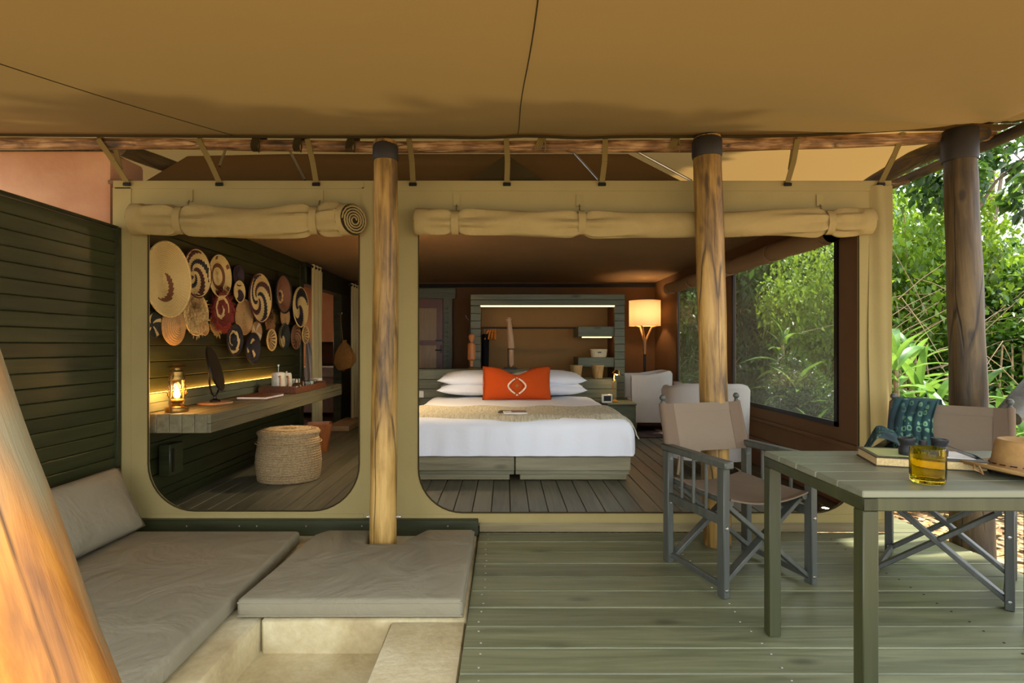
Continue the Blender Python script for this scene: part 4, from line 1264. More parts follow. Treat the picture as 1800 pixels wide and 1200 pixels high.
for a in range(3):
    an = R(120 * a)
    G().tube([(0.1 * math.cos(an), 0.1 * math.sin(an), 0.5), (0.16 * math.cos(an), 0.16 * math.sin(an), 0)], [0.02, 0.014], 8).obj('leg', M_leg, st, local=True)
# small uplight on the floor near the right corner
up = E('floor_spotlight', 'tiny bright floor spotlight in the corner behind the table', 'light', (2.18, 3.72, ZF))
G().lathe([(0.03, 0), (0.034, 0.012), (0.026, 0.02), (0.02, 0.014)], 16).obj('housing', M_metal, up, local=True)
G().lathe([(0, 0.016), (0.022, 0.016)], 16).obj('lens', emit('spot_lens', 'fff0d0', 40), up, local=True)

pn = E('added_pendant', 'unseen cream pendant lamp added behind the canvas for warm interior light', 'lamp', (-1.0, 5.2, 1.68))  # unseen lamp added to warm the ceiling and brighten baskets and bed
G().grid(lambda u, v: ((0.13 - 0.03 * v) * math.cos(2 * PI * u), (0.13 - 0.03 * v) * math.sin(2 * PI * u), 0.2 * v), 32, 4, True).obj('shade', M_shade, pn, local=True)
G().tube([(0, 0, 0.2), (0, 0, 0.6)], 0.004, 6).obj('cord', M_black, pn, local=True)
G().lathe([(0.1, 0.2), (0.02, 0.205), (0, 0.206)], 20).obj('cap', M_brass, pn, local=True)
G().lathe([(0, 0), (0.015, 0.01), (0.028, 0.045), (0.015, 0.08), (0, 0.1)], 14, (0, 0, 0.06)).obj('bulb', emit('added_pendant_bulb', 'ffd090', 10), pn, local=True)
point_light('added_pendant_light', (-1.0, 5.2, 1.78), 48, (1.0, 0.78, 0.52), 0.05, pn)

# ------------------------------------------------------------------ desk along the left wall
DXF, DZT, DZB, DY0, DY1 = -1.93, 0.744, 0.62, 3.54, 6.38
dk = E('desk', 'long olive plank desk fixed along the basket wall', 'desk', (-2.18, 4.95, DZB))
for i in range(6):
    w = 0.082
    board('desk_board', M_desk, dk, (DXF - w * (i + 0.5) - 0.004, (DY0 + DY1) / 2, (DZT + DZB) / 2), (DY1 - DY0, w - 0.003, DZT - DZB), (0, 0, R(90)), 0.003)
for i in range(2):
    h = (DZT - DZB) / 2
    board('front_board', M_desk, dk, (DXF + 0.008, (DY0 + DY1) / 2, DZB + h * (i + 0.5)), (DY1 - DY0, 0.024, h - 0.002), (0, 0, R(90)), 0.003)
for i in range(2):
    board('backsplash_board', M_green, dk, (-2.352, 4.7, 0.748 + 0.06 * (i + 0.5)), (2.3, 0.05, 0.058), (0, 0, R(90)), 0.003)
G().box((-2.395, 4.7, 0.86), (0.02, 2.26, 0.012)).obj('led_strip', emit('desk_led', 'ffb040', 9), dk, label='warm glowing strip behind the desk backsplash')
sb = E('socket_box', 'small olive wooden box fixed low on the plank wall', 'box', (-2.36, 3.86, 0.28))
G().box((0, 0, 0.11), (0.08, 0.16, 0.22), None, 0.005).obj('body', M_slat, sb, local=True)
G().box((0.043, -0.05, 0.11), (0.006, 0.02, 0.16)).obj('handle', M_black, sb, local=True)

# lantern
ln = E('storm_lantern', 'brass storm lantern with a burning flame on the desk corner', 'lantern', (-2.2, 3.66, DZT))
M_oldb = plain('aged_brass', '8a6a34', 0.35, 0.9, 0.3, 30)
M_lglass = N('lantern_glass')
def lg():
    k = M_lglass
    t = k.n('BsdfTransparent'); t.inputs[0].default_value = (1, .93, .8, 1); g_ = k.n('BsdfGlossy', Roughness=0.05)
    lw = k.n('LayerWeight', Blend=0.2); m = k.n('MixShader'); k.l(lw.outputs['Fresnel'], m.inputs[0]); k.l(t.outputs[0], m.inputs[1]); k.l(g_.outputs[0], m.inputs[2]); k.l(m.outputs[0], k.out.inputs[0])
    return k.m
M_lg = lg()
G().lathe([(0.068, 0), (0.07, 0.012), (0.07, 0.03), (0.064, 0.038), (0.04, 0.045), (0.03, 0.06), (0.045, 0.075), (0.04, 0.085), (0, 0.086)], 24).obj('tank', M_oldb, ln, local=True)
G().lathe([(0.046, 0.085), (0.058, 0.12), (0.056, 0.16), (0.045, 0.215)], 24).obj('glass_chimney', M_lg, ln, local=True)
G().lathe([(0.05, 0.213), (0.052, 0.225), (0.047, 0.24), (0.046, 0.27), (0.03, 0.28), (0.028, 0.295), (0.056, 0.298), (0.05, 0.308), (0.02, 0.32), (0, 0.322)], 24).obj('cap', M_oldb, ln, local=True)
for s in (-1, 1):
    G().tube([(0, s * 0.064, 0.02), (0, s * 0.078, 0.06), (0, s * 0.07, 0.15), (0, s * 0.06, 0.24), (0, s * 0.035, 0.285)], 0.0065, 8).obj('side_tube', M_oldb, ln, local=True)
G().tube([(0.0, 0.075 * math.cos(t) , 0.22 - 0.13 * math.sin(t)) for t in [PI * q / 16 for q in range(17)]], 0.002, 6).obj('wire_bail', M_oldb, ln, local=True)
for z in (0.12, 0.165):
    G().tube([(0.061 * math.cos(t), 0.061 * math.sin(t), z + 0.01 * math.sin(t)) for t in [2 * PI * q / 24 for q in range(24)]], 0.0018, 6, closed=True).obj('guard_wire', M_oldb, ln, local=True)
G().lathe([(0, 0.09), (0.016, 0.1), (0.02, 0.118), (0.013, 0.145), (0.005, 0.17), (0, 0.185)], 14).obj('flame', emit('flame', 'ffb850', 60), ln, local=True)
point_light('lantern_light', (-2.2, 3.66, DZT + 0.15), 5.5, (1.0, 0.6, 0.24), 0.025, ln)

# round table mirror on a stand
mr = E('table_mirror', 'round dark framed table mirror on a pink wooden disc base', 'mirror', (-2.22, 4.18, DZT))
M_pinkw = wood('pink_wood', '9a6a44', 'c89468', 'X', 2, 0.4, 0.1, 0.1)
G().lathe([(0.12, 0), (0.125, 0.006), (0.12, 0.014), (0, 0.015)], 32).obj('base', M_pinkw, mr, local=True)
G().lathe([(0.04, 0.014), (0.034, 0.03), (0.012, 0.04), (0.008, 0.06), (0, 0.061)], 16).obj('foot', M_black, mr, local=True)
G().tube([(-0.05 * math.sin(t), 0.18 * math.sin(t), 0.06 + 0.19 - 0.19 * math.cos(t)) for t in [-PI / 2 + PI * q / 20 for q in range(21)]], 0.007, 8).obj('yoke', M_black, mr, local=True)
Mm = Matrix.Translation(Vector((0.0, 0, 0.27))) @ Matrix.Rotation(R(16), 4, 'Z') @ Matrix.Rotation(R(74), 4, 'Y')
G().lathe([(0.165, -0.008), (0.175, -0.006), (0.18, 0), (0.175, 0.008), (0.162, 0.008)], 36, (0, 0, 0), Mm).obj('frame', M_black, mr, local=True)
G().lathe([(0, 0.004), (0.163, 0.004)], 36, (0, 0, 0), Mm).obj('mirror_glass', plain('mirror_silver', 'd8d8d8', 0.03, 1.0, 0.0), mr, local=True)
G().lathe([(0.164, -0.006), (0, -0.005)], 36, (0, 0, 0), Mm).obj('mirror_back', plain('mirror_back', '1c201a', 0.3), mr, local=True)

# folder, tray and the tea things
fo = E('leather_folder', 'brown leather folder with white pages lying on the desk', 'folder', (-2.07, 4.63, DZT), R(88))
M_leath = plain('brown_leather', '6b3a20', 0.4, 0, 0.2, 60, 0.2)
G().box((0, 0, 0.004), (0.34, 0.25, 0.008), None, 0.002).obj('back_cover', M_leath, fo, local=True)
G().box((0.0, 0.0, 0.015), (0.33, 0.24, 0.014)).obj('pages', M_paper, fo, local=True)
G().box((0, 0, 0.026), (0.34, 0.25, 0.008), None, 0.002).obj('front_cover', M_leath, fo, local=True)

TRX, TRY = -2.09, 5.42
ty = E('serving_tray', 'reddish woven serving tray holding the tea things', 'tray', (TRX, TRY, DZT), R(90))
M_tray = plain('red_wicker', '643818', 0.6, 0, 0.35, 90, 0.5)
G().box((0, 0, 0.006), (0.84, 0.34, 0.012), None, 0.003).obj('tray_floor', M_tray, ty, local=True)
for s in (-1, 1):
    G().box((0, s * 0.165, 0.032), (0.84, 0.014, 0.056), None, 0.004).obj('tray_side', M_tray, ty, local=True)
    G().box((s * 0.413, 0, 0.038), (0.014, 0.33, 0.068), None, 0.004).obj('tray_end', M_tray, ty, local=True)
TZ = DZT + 0.012
M_cream = plain('cream_enamel', 'd8d4bc', 0.3)
def jug(name, label, cat, x, y, r, h, knob):
    t = E(name, label, cat, (x, y, TZ), R(-60))
    G().lathe([(r * 0.95, 0), (r, 0.01), (r, h * 0.6), (r * 0.94, h), (r * 0.9, h), (r * 0.88, h - 0.01), (0, h - 0.012)], 26).obj('body', M_cream, t, local=True)
    G().lathe([(r * 0.92, h), (r * 0.8, h + 0.012), (0.01, h + 0.016), (0, h + 0.016)], 24).obj('lid', M_cream, t, local=True)
    G().tube([(r - 0.005, 0, h * 0.85), (r + 0.045, 0, h * 0.88), (r + 0.055, 0, h * 0.7), (r + 0.05, 0, h * 0.35), (r - 0.005, 0, h * 0.2)], 0.009, 8).obj('handle', M_pinkw, t, local=True)
    if knob:
        G().tube([(0, 0, h + 0.01), (0, 0, h + 0.07)], 0.004, 8).lathe([(0.0, 0), (0.014, 0.004), (0.014, 0.02), (0.0, 0.024)], 12, (0, 0, h + 0.065)).obj('plunger', M_metal, t, local=True)
    else:
        G().lathe([(0.0, 0), (0.008, 0.0), (0.01, 0.01), (0, 0.016)], 12, (0, 0, h + 0.015)).obj('knob', M_cream, t, local=True)
    return t
jug('coffee_press', 'tall cream coffee press with steel plunger at the tray front', 'coffee press', -2.13, 5.13, 0.062, 0.17, True)
jug('coffee_pot', 'smaller cream lidded pot behind the coffee press', 'pot', -2.17, 5.42, 0.052, 0.15, False)
tp = E('tea_strainer', 'dark handled glass tea pot between the two cream pots', 'tea pot', (-2.03, 5.32, TZ))
M_clear = glass('clear_glass', 'f0f4ec')
G().lathe([(0.03, 0), (0.045, 0.02), (0.045, 0.05), (0.03, 0.07)], 20).obj('bowl', M_clear, tp, local=True)
G().tube([(0, 0.045 * math.cos(t), 0.06 + 0.06 * math.sin(t)) for t in [PI * q / 12 for q in range(13)]], 0.004, 6).obj('handle', M_black, tp, local=True)
def mug(x, y, lab, r=0.042, h=0.085, z=TZ):
    t = E('cream_mug', lab, 'mug', (x, y, z), group='cream mugs on the desk')
    G().lathe([(r * 0.8, 0), (r * 0.95, 0.006), (r, h), (r * 0.92, h), (r * 0.85, 0.012), (0, 0.012)], 22).obj('cup', M_cream, t, local=True)
    G().tube([(0.0, r - 0.003, h * 0.8), (0, r + 0.024, h * 0.72), (0, r + 0.024, h * 0.35), (0, r - 0.003, h * 0.22)], 0.006, 6).obj('handle', M_cream, t, local=True)
mug(-2.16, 5.62, 'cream mug standing just right of the lidded pot')
mug(-2.2, 5.74, 'cream mug at the wall side of the tray end')
mug(-2.07, 5.9, 'left cream mug on the bare desk beyond the tray', z=DZT)
mug(-2.08, 6.08, 'right cream mug on the bare desk by the curtain', z=DZT)
for x, y, lab in ((-2.0, 5.5, 'left clear glass tumbler on the tray'), (-2.0, 5.62, 'middle clear glass tumbler on the tray'), (-2.02, 5.74, 'right clear glass tumbler on the tray')):
    t = E('glass_tumbler', lab, 'glass', (x, y, TZ), group='glass tumblers on the tray')
    G().lathe([(0.026, 0), (0.036, 0.02), (0.034, 0.075), (0.031, 0.075), (0.032, 0.022), (0, 0.012)], 20).obj('bowl', M_clear, t, local=True)
    G().tube([(0.034 * math.cos(q_), 0.034 * math.sin(q_), 0.075) for q_ in [2 * PI * q / 20 for q in range(20)]], 0.002, 6, closed=True).obj('rim', M_clear, t, local=True)

# woven pouf and wooden bin
pf = E('woven_pouf', 'oval woven straw pouf standing on the dark plank floor', 'pouf', (-1.83, 4.62, ZF))
def straw_mat():
    k = N('woven_straw')
    w = k.n('TexWave', Scale=52.0, Distortion=3.0, Detail=2.0, bands_direction='Z'); k.l(k.coords((1, 1, 1), False), w.inputs['Vector'])
    nz = k.n('TexNoise', Scale=70.0, Detail=4.0); k.l(k.coords((1, 1, 1), False), nz.inputs['Vector'])
    f = k.math('ADD', k.math('MULTIPLY', w.outputs[0], 0.4), k.math('MULTIPLY', nz.outputs[0], 0.6))
    c = k.ramp(f, [(0.25, '8a683e'), (0.5, 'd0ac74'), (0.75, 'ecd2a0')]).outputs[0]
    b = k.n('BsdfPrincipled', Roughness=0.8); k.l(c, b.inputs['Base Color']); k.l(k.bump(f, 0.9, 0.012), b.inputs['Normal']); k.l(b.outputs[0], k.out.inputs[0]); return k.m
M_straw = straw_mat()
def oval(p, a, i): return Vector((p.x * 1.08, p.y * 0.9, p.z + 0.0016 * math.sin(40 * a)))
pr = []
for i in range(40):
    z = 0.385 * i / 39
    r = 0.222 + 0.028 * math.sin(PI * min(1, (z + 0.06) / 0.42)) + 0.0022 * (1 if i % 2 else -1) + (0.006 if z > 0.31 else 0)
    pr.append((r, z))
G().lathe(pr, 64, fn=lambda p, a, i: oval(p * (1 + 0.006 * math.sin(60 * a)), a, i)).obj('woven_side', M_straw, pf, local=True)
pr = [(0.236, 0.383), (0.24, 0.4), (0.228, 0.417)] + [(0.228 - 0.0095 * k, 0.419 + 0.006 * math.sin(PI * k / 23) + (0.002 if k % 2 else 0)) for k in range(1, 24)] + [(0, 0.423)]
G().lathe(pr, 64, fn=oval).obj('lid_top', M_straw, pf, local=True)
for z in (0.07, 0.15, 0.315):
    G().tube([(0.262 * 1.0 * math.cos(t) * (1.02 if z > .1 else 0.98), 0.226 * math.sin(t) * (1.0 if z > .1 else 0.97), z) for t in [2 * PI * q / 48 for q in range(48)]], 0.006, 6, closed=True).obj('bound_ring', M_straw, pf, local=True)
bn = E('wooden_bin', 'tapered reddish wooden bin behind the woven pouf', 'bin', (-1.98, 5.82, ZF), R(20))
M_binw = wood('bin_wood', '7a4218', 'b06a2c', 'Z', 1.5, 0.4, 0.2, 0.1)
for k in range(4):
    an = PI / 2 * k
    Mk = Matrix.Rotation(an, 4, 'Z')
    b0, b1, h = 0.085, 0.125, 0.3
    g = G(); g.add([(-b0, b0, 0), (b0, b0, 0), (b1, b1, h), (-b1, b1, h), (-b0, b0 - 0.012, 0), (b0, b0 - 0.012, 0), (b1, b1 - 0.012, h), (-b1, b1 - 0.012, h)],
                   [(0, 1, 2, 3), (7, 6, 5, 4), (0, 4, 5, 1), (3, 2, 6, 7), (0, 3, 7, 4), (1, 5, 6, 2)], Mk)
    g.obj('side_panel', M_binw, bn, local=True, smooth=False)
G().box((0, 0, 0.006), (0.16, 0.16, 0.01)).obj('bottom', M_binw, bn, local=True)

# curtains at the doorway, bag, bathroom things
M_curt = cloth('cream_curtain', 'c8b680', 0.1, 'c8b680', 0.2, 300)
def curtain(y0, y1, x, z0, z1, lab, gath):
    t = E('door_curtain', lab, 'curtain', (x, (y0 + y1) / 2, z0), group='curtains at the bathroom doorway')
    def f(u, v):
        y = y0 + (y1 - y0) * u
        return (x + 0.035 * math.sin(u * gath * 2 * PI) * (0.8 + 0.2 * math.cos(v * 4)), y + 0.01 * math.sin(v * 6 + u * 8), z0 + (z1 - z0) * v)
    G().sheet(f, 48, 14, 0.004).obj('drape', M_curt, t)
    G().tube([(x, y0 - 0.1, z1 - 0.03), (x, y1 + 0.12, z1 - 0.03)], 0.018, 10).obj('rod', M_black, t)
curtain(6.5, 6.86, -2.3, 0.09, 2.16, 'cream curtain hanging by the end of the basket wall', 3)
curtain(7.95, 8.35, -2.24, 0.09, 2.1, 'cream curtain hanging beside the cloth bag', 3)
bg = E('cloth_bag', 'brown drawstring cloth bag hanging on the dark door post', 'bag', (-2.27, 7.72, 0.86))
M_bag = cloth('brown_bag_cloth', '8a5f2c', 0.0, None, 0.5, 300, wscale=12)
G().lathe([(0.02, 0.0), (0.12, 0.02), (0.17, 0.09), (0.16, 0.2), (0.1, 0.31), (0.03, 0.38), (0.035, 0.41), (0.02, 0.4)], 28, fn=lambda p, a, i: Vector((p.x * 0.85 * (1 + 0.12 * math.sin(7 * a)), p.y * 0.4 * (1 + 0.08 * math.sin(5 * a + 1)), p.z + 0.03 * math.sin(a + 0.6) * (i < 3)))).obj('sack', M_bag, bg, local=True)
G().tube([(-0.02, 0, 0.38), (-0.05, 0.01, 0.6), (-0.06, 0, 0.78)], 0.005, 6).obj('cord', M_bag, bg, local=True)
G().tube([(-0.09, 0, 0.78), (-0.04, 0, 0.775), (-0.035, 0, 0.8)], 0.006, 6).obj('peg', M_metal, bg, local=True)
vn = E('vanity_unit', 'white vanity counter glimpsed through the bathroom doorway', 'vanity', (-3.1, 9.0, 0.05))
G().box((0, 0, 0.35), (1.3, 0.5, 0.56), None, 0.01).obj('cabinet', plain('painted_white', 'b8aca0', 0.5), vn, local=True)
G().box((0, -0.02, 0.72), (1.34, 0.56, 0.16), None, 0.01).obj('counter', M_white_c, vn, local=True)
tw = E('hanging_towel', 'white towel hanging to a point in the bathroom doorway', 'towel', (-2.66, 7.6, 0.68))
def tow(u, v):
    w = 0.02 + 0.20 * (1 - v) ** 0.9
    return (-0.1 + w * (u - 0.1) + 0.0, 0.03 * math.sin(u * 12), 0.02 + 0.62 * v)
G().sheet(tow, 20, 12, 0.01).obj('towel_cloth', cloth('white_towel', 'd8d2c0', wr=0.4), tw, local=True)
G().tube([(-0.1, 0, 0.63), (-0.1, 0.04, 0.66)], 0.006, 6).obj('hook', M_metal, tw, local=True)
bt = E('dark_mirror_frame', 'dark framed panel standing on the white vanity', 'mirror', (-2.98, 9.16, 0.855))
G().box((0, 0, 0.2), (0.3, 0.03, 0.4), None, 0.005).obj('frame', M_dark, bt, local=True)
G().box((0.02, -0.018, 0.2), (0.22, 0.006, 0.32)).obj('pane', plain('dim_pane', '3c2c24', 0.2), bt, local=True)
wlp = E('bathroom_lamp', 'small round lamp on the bathroom wall', 'lamp', (-4.0, 9.26, 1.35))
G().lathe([(0.0, 0), (0.05, 0.02), (0.06, 0.06), (0.04, 0.11), (0, 0.12)], 18).obj('globe', emit('bath_bulb', 'ffcf98', 12), wlp, local=True)
G().box((0, 0.05, 0.06), (0.05, 0.06, 0.05)).obj('bracket', M_black, wlp, local=True)
point_light('bathroom_lamp_light', (-4.0, 9.1, 1.4), 5, (1.0, 0.72, 0.45), 0.06, wlp)
lb = E('low_bench', 'low pale wooden step in the bathroom doorway', 'step', (-2.2, 7.62, ZF))
G().box((0, 0, 0.035), (0.3, 0.9, 0.07), None, 0.005).obj('tread', M_leg, lb, local=True)
G().box((0, 0, 0.006), (0.27, 0.86, 0.012)).obj('base', M_dark, lb, local=True)

# ------------------------------------------------------------------ woven baskets on the wall
CR, MAR, NAV, BR, TAN, PUR, GRN, RED, BLK = 'e4c47c', '4f1f1c', '1c1c26', '7d4a22', 'c09358', '33202e', '1e2a22', '7a2418', '15130f'
def basket_mat(name, Rr, n, k_, ph, swirl, rings, coils):
    k = N(name)
    tc = k.n('TexCoord'); sp = k.n('SeparateXYZ'); k.l(tc.outputs['Object'], sp.inputs[0])
    x, y = sp.outputs[0], sp.outputs[1]
    r = k.math('DIVIDE', k.math('SQRT', k.math('ADD', k.math('MULTIPLY', x, x), k.math('MULTIPLY', y, y))), Rr)
    a = k.math('DIVIDE', k.math('ARCTAN2', y, x), 2 * PI)
    rq = k.math('DIVIDE', k.math('FLOOR', k.math('MULTIPLY', r, coils)), coils)
    t = k.math('FRACT', k.math('ADD', k.math('ADD', k.math('MULTIPLY', a, float(n)), k.math('MULTIPLY', rq, k_)), ph + 10.0))
    c = k.ramp(t, swirl, 'CONSTANT').outputs[0]
    if rings:
        rr = k.ramp(rq, [(p, (lin(cc)[:3] + (1.0,)) if cc else (0, 0, 0, 0)) for p, cc in rings], 'CONSTANT')
        c = k.mix(rr.outputs['Alpha'], c, rr.outputs['Color'])
    nz = k.n('TexNoise', Scale=90.0, Detail=3.0); k.l(tc.outputs['Object'], nz.inputs['Vector'])
    c = k.mix(k.math('MULTIPLY', nz.outputs[0], 0.2), c, lin('6a4c22'))
    b = k.n('BsdfPrincipled', Roughness=0.75); k.l(c, b.inputs['Base Color'])
    st_ = k.math('SINE', k.math('MULTIPLY', a, 2 * PI * 60))
    k.l(k.bump(st_, 0.3, 0.003), b.inputs['Normal']); k.l(b.outputs[0], k.out.inputs[0])
    return k.m

def tufts(n, r0, r1, L, seed, wdt=0.003, zz=0.012):
    rnd = random.Random(seed); g = G(); vv = []; ff = []
    for i in range(n):
        a = rnd.uniform(0, 2 * PI); r = rnd.uniform(r0, r1); an = a + rnd.uniform(-0.9, 0.9)
        p = Vector((r * math.cos(a), r * math.sin(a), zz + rnd.uniform(-0.004, 0.01)))
        d = Vector((math.cos(an), math.sin(an), rnd.uniform(-0.15, 0.35))).normalized(); q = Vector((-d.y, d.x, 0)) * wdt
        l = L * rnd.uniform(0.6, 1.2); k = len(vv)
        vv += [p - q, p + q, p + d * l * 0.6 + q + Vector((0, 0, 0.004)), p + d * l]
        ff += [(k, k + 1, k + 2, k + 3)]
    return g.add(vv, ff)

# (centre x, centre y, height in the enlarged crop; stand-off; bowl depth; arms, twist, phase; colours; rings; coils; label)
CO = [(0.0, CR)]
BK = [
 (None, 405, 610, 0.03, 0.05, 1, 0.9, 0.30, [(0, CR), (0.72, BR), (0.9, CR)], [(0, CR), (0.16, None), (0.55, CR)], 20, 'largest cream coiled basket with brown crescent at the left edge'),
 (450, 350, 400, 0.025, 0.035, 2, 1.1, 0.1, [(0, MAR), (0.27, CR), (0.5, NAV), (0.72, CR)], [(0, CR), (0.12, None), (0.9, CR)], 16, 'cream basket with maroon and navy swirl beside the largest basket'),
 (657, 378, 345, 0.03, 0.03, 5, 0.0, 0.2, [(0, CR), (0.8, BR)], [(0, CR), (0.42, BR), (0.6, CR), (0.8, None)], 16, 'cream dish basket with a brown inner ring'),
 (830, 370, 170, 0.01, 0.02, 3, 0.5, 0, [(0, PUR), (0.5, '2a1c2a')], None, 10, 'dim purple basket hidden highest behind the brown ringed dish'),
 (838, 512, 175, 0.02, 0.02, 1, 0.3, 0.35, [(0, CR), (0.45, PUR), (0.8, CR)], None, 12, 'cream basket with a dark leaf shape between the swirls'),
 (1013, 567, 405, 0.035, 0.035, 2, 1.0, 0.6, [(0, MAR), (0.22, CR), (0.5, NAV), (0.72, CR)], [(0, CR), (0.06, None), (0.93, CR)], 18, 'cream basket with black and maroon pinwheel in the middle of the wall'),
 (1208, 533, 315, 0.03, 0.05, 1, 2.0, 0.1, [(0, '8a5a40'), (0.78, CR)], [(0, BLK), (0.08, None), (0.45, '8a5a40'), (0.92, BLK)], 16, 'brown basket with a cream spiral and dark rim'),
 (1372, 648, 325, 0.035, 0.03, 2, 0.9, 0.0, [(0, CR), (0.36, NAV), (0.66, PUR), (0.82, CR)], None, 16, 'navy cream and purple basket at the right end by the curtain'),
 (455, 710, 345, 0.03, 0.02, 1, 3.0, 0.0, [(0, CR), (0.5, TAN)], None, 12, 'shaggy straw coil basket left of the red fringed basket'),
 (280, 815, 310, 0.045, -0.04, 1, 0.0, 0.0, [(0, TAN)], None, 9, 'plain tan coiled basket hanging above the lantern'),
 (85, 805, 205, 0.015, 0.02, 4, 0.4, 0.1, [(0, GRN), (0.55, CR), (0.8, GRN)], [(0, GRN), (0.1, None), (0.9, GRN)], 10, 'small dark green and cream basket below the largest basket'),
 (690, 670, 270, 0.04, 0.02, 1, 1.6, 0.2, [(0, RED), (0.6, CR)], [(0, RED), (0.2, None), (0.82, RED)], 12, 'red basket with cream spiral and a raffia fringe'),
 (890, 735, 290, 0.012, 0.01, 1, 0.0, 0.0, [(0, 'c39a5e')], None, 10, 'plain flat tan mat behind the pinwheel basket'),
 (790, 935, 255, 0.035, 0.03, 1, 1.9, 0.4, [(0, NAV), (0.66, CR)], [(0, NAV), (0.3, None), (0.92, NAV)], 13, 'navy basket with cream spiral low in the middle'),
 (950, 1010, 250, 0.035, 0.03, 3, 0.5, 0.1, [(0, NAV), (0.6, CR), (0.85, PUR)], [(0, NAV), (0.25, None), (0.66, NAV), (0.8, NAV)], 13, 'lowest navy basket with cream leaf shapes'),
 (1000, 865, 170, 0.02, 0.01, 4, 0.2, 0, [(0, TAN), (0.7, 'e0d0a8')], None, 9, 'small tan and white basket above the lowest navy basket'),
 (1115, 937, 175, 0.035, 0.03, 14, 0.6, 0, [(0, CR), (0.5, BR)], [(0, BR), (0.1, None), (0.84, CR)], 10, 'small cream rimmed basket with brown rays beside the lowest navy basket'),
 (1230, 905, 210, 0.03, 0.03, 1, 0.5, 0.6, [(0, GRN), (0.6, CR)], None, 12, 'small dark basket with a cream crescent in the bottom row'),
 (1338, 910, 200, 0.035, 0.02, 10, 3.0, 0, [(0, '9a6c40'), (0.5, '54301c')], None, 12, 'small brown zigzag basket second from right in the bottom row'),
 (1415, 892, 145, 0.04, 0.03, 14, 0.3, 0, [(0, CR), (0.5, BR)], [(0, BR), (0.1, None), (0.84, CR)], 9, 'smallest cream rimmed rayed basket at the right end of the bottom row'),
 (1115, 760, 170, 0.015, 0.01, 1, 2, 0, [(0, '9c7440'), (0.5, '7a5428')], None, 8, 'shaggy brown straw disc under the pinwheel basket'),
 (1250, 725, 170, 0.012, 0.01, 1, 0, 0, [(0, 'bd945c')], None, 8, 'plain tan disc under the brown spiral basket'),
 (540, 835, 110, 0.05, 0.01, 1, 0, 0, [(0, TAN)], None, 6, 'tiny tan disc overlapping the shaggy straw basket'),
 (640, 790, 170, 0.012, 0.01, 1, 2, 0, [(0, 'b88e4c'), (0.5, '9a7038')], None, 8, 'loose straw tassel disc below the red fringed basket'),
]
for i, (cx, cy, hh, off, dep, n, tw_, ph, swl, rg, coils, lab) in enumerate(BK):
    X = XL + 0.012 + off
    if cx is None: Y = 3.80
    else: Y = -X * F_PX / (VX - (250 + cx / 5))
    z = CAM_H - (410 + cy / 5 - VY) * Y / F_PX
    r = hh / 10 * Y / F_PX * 1.07
    b_ = E('wall_basket', lab, 'basket', (X, Y, z), group='woven baskets hung on the plank wall')
    b_.rotation_euler = (Matrix.Rotation(R(90), 3, 'Y') @ Matrix.Rotation(R(random.uniform(-10, 10)), 3, 'Z')).to_euler()
    prof = []
    for c in range(coils):
        for s_ in (0.0, 0.5):
            q = (c + s_) / coils
            zz = dep * (q ** 2 if dep > 0 else (1 - q ** 1.6) * -1 * 1)
            zz = dep * q ** 2 if dep > 0 else -dep * (1 - q ** 2)
            prof.append((max(q * r, 0.0005), zz + (0.35 * r / coils if s_ else 0)))
    zr = dep if dep > 0 else 0
    prof += [(r, zr + 0.003), (r * 1.01, zr - 0.004), (r * 0.97, zr - 0.012), (r * 0.5, dep * 0.25 - 0.014 if dep > 0 else -0.012), (0.001, -0.012)]
    m = basket_mat('basket_weave_%d' % i, r, n, tw_, ph, swl, rg, coils)
    G().lathe(prof, 44).obj('coiled_dish', m, b_, local=True, smooth=60)
    G().tube([(r * 1.0 * math.cos(t), r * 1.0 * math.sin(t), zr) for t in [2 * PI * q / 40 for q in range(40)]], max(0.005, r * 0.03), 6, closed=True).obj('rim', plain('basket_rim_%d' % i, (swl[0][1] if i not in (6, 13, 14) else BLK), 0.7, 0, 0.25, 80), b_, local=True)
    if i == 8: tufts(420, 0.15 * r, r * 0.95, r * 0.34, i, 0.004).obj('straw_tufts', plain('straw_%d' % i, 'c8a768', 0.8, 0, 0.35, 60), b_, local=True)
    if i == 11: tufts(420, 0.95 * r, r * 1.0, r * 0.55, i, 0.0035).obj('raffia_fringe', plain('straw_%d' % i, '8a2c1a', 0.8, 0, 0.3, 60), b_, local=True)
    if i in (20, 23): tufts(260, 0.2 * r, r, r * 0.55, i, 0.003).obj('straw_tufts', plain('straw_%d' % i, '94683a' if i == 20 else 'b8904c', 0.8, 0, 0.35, 60), b_, local=True)

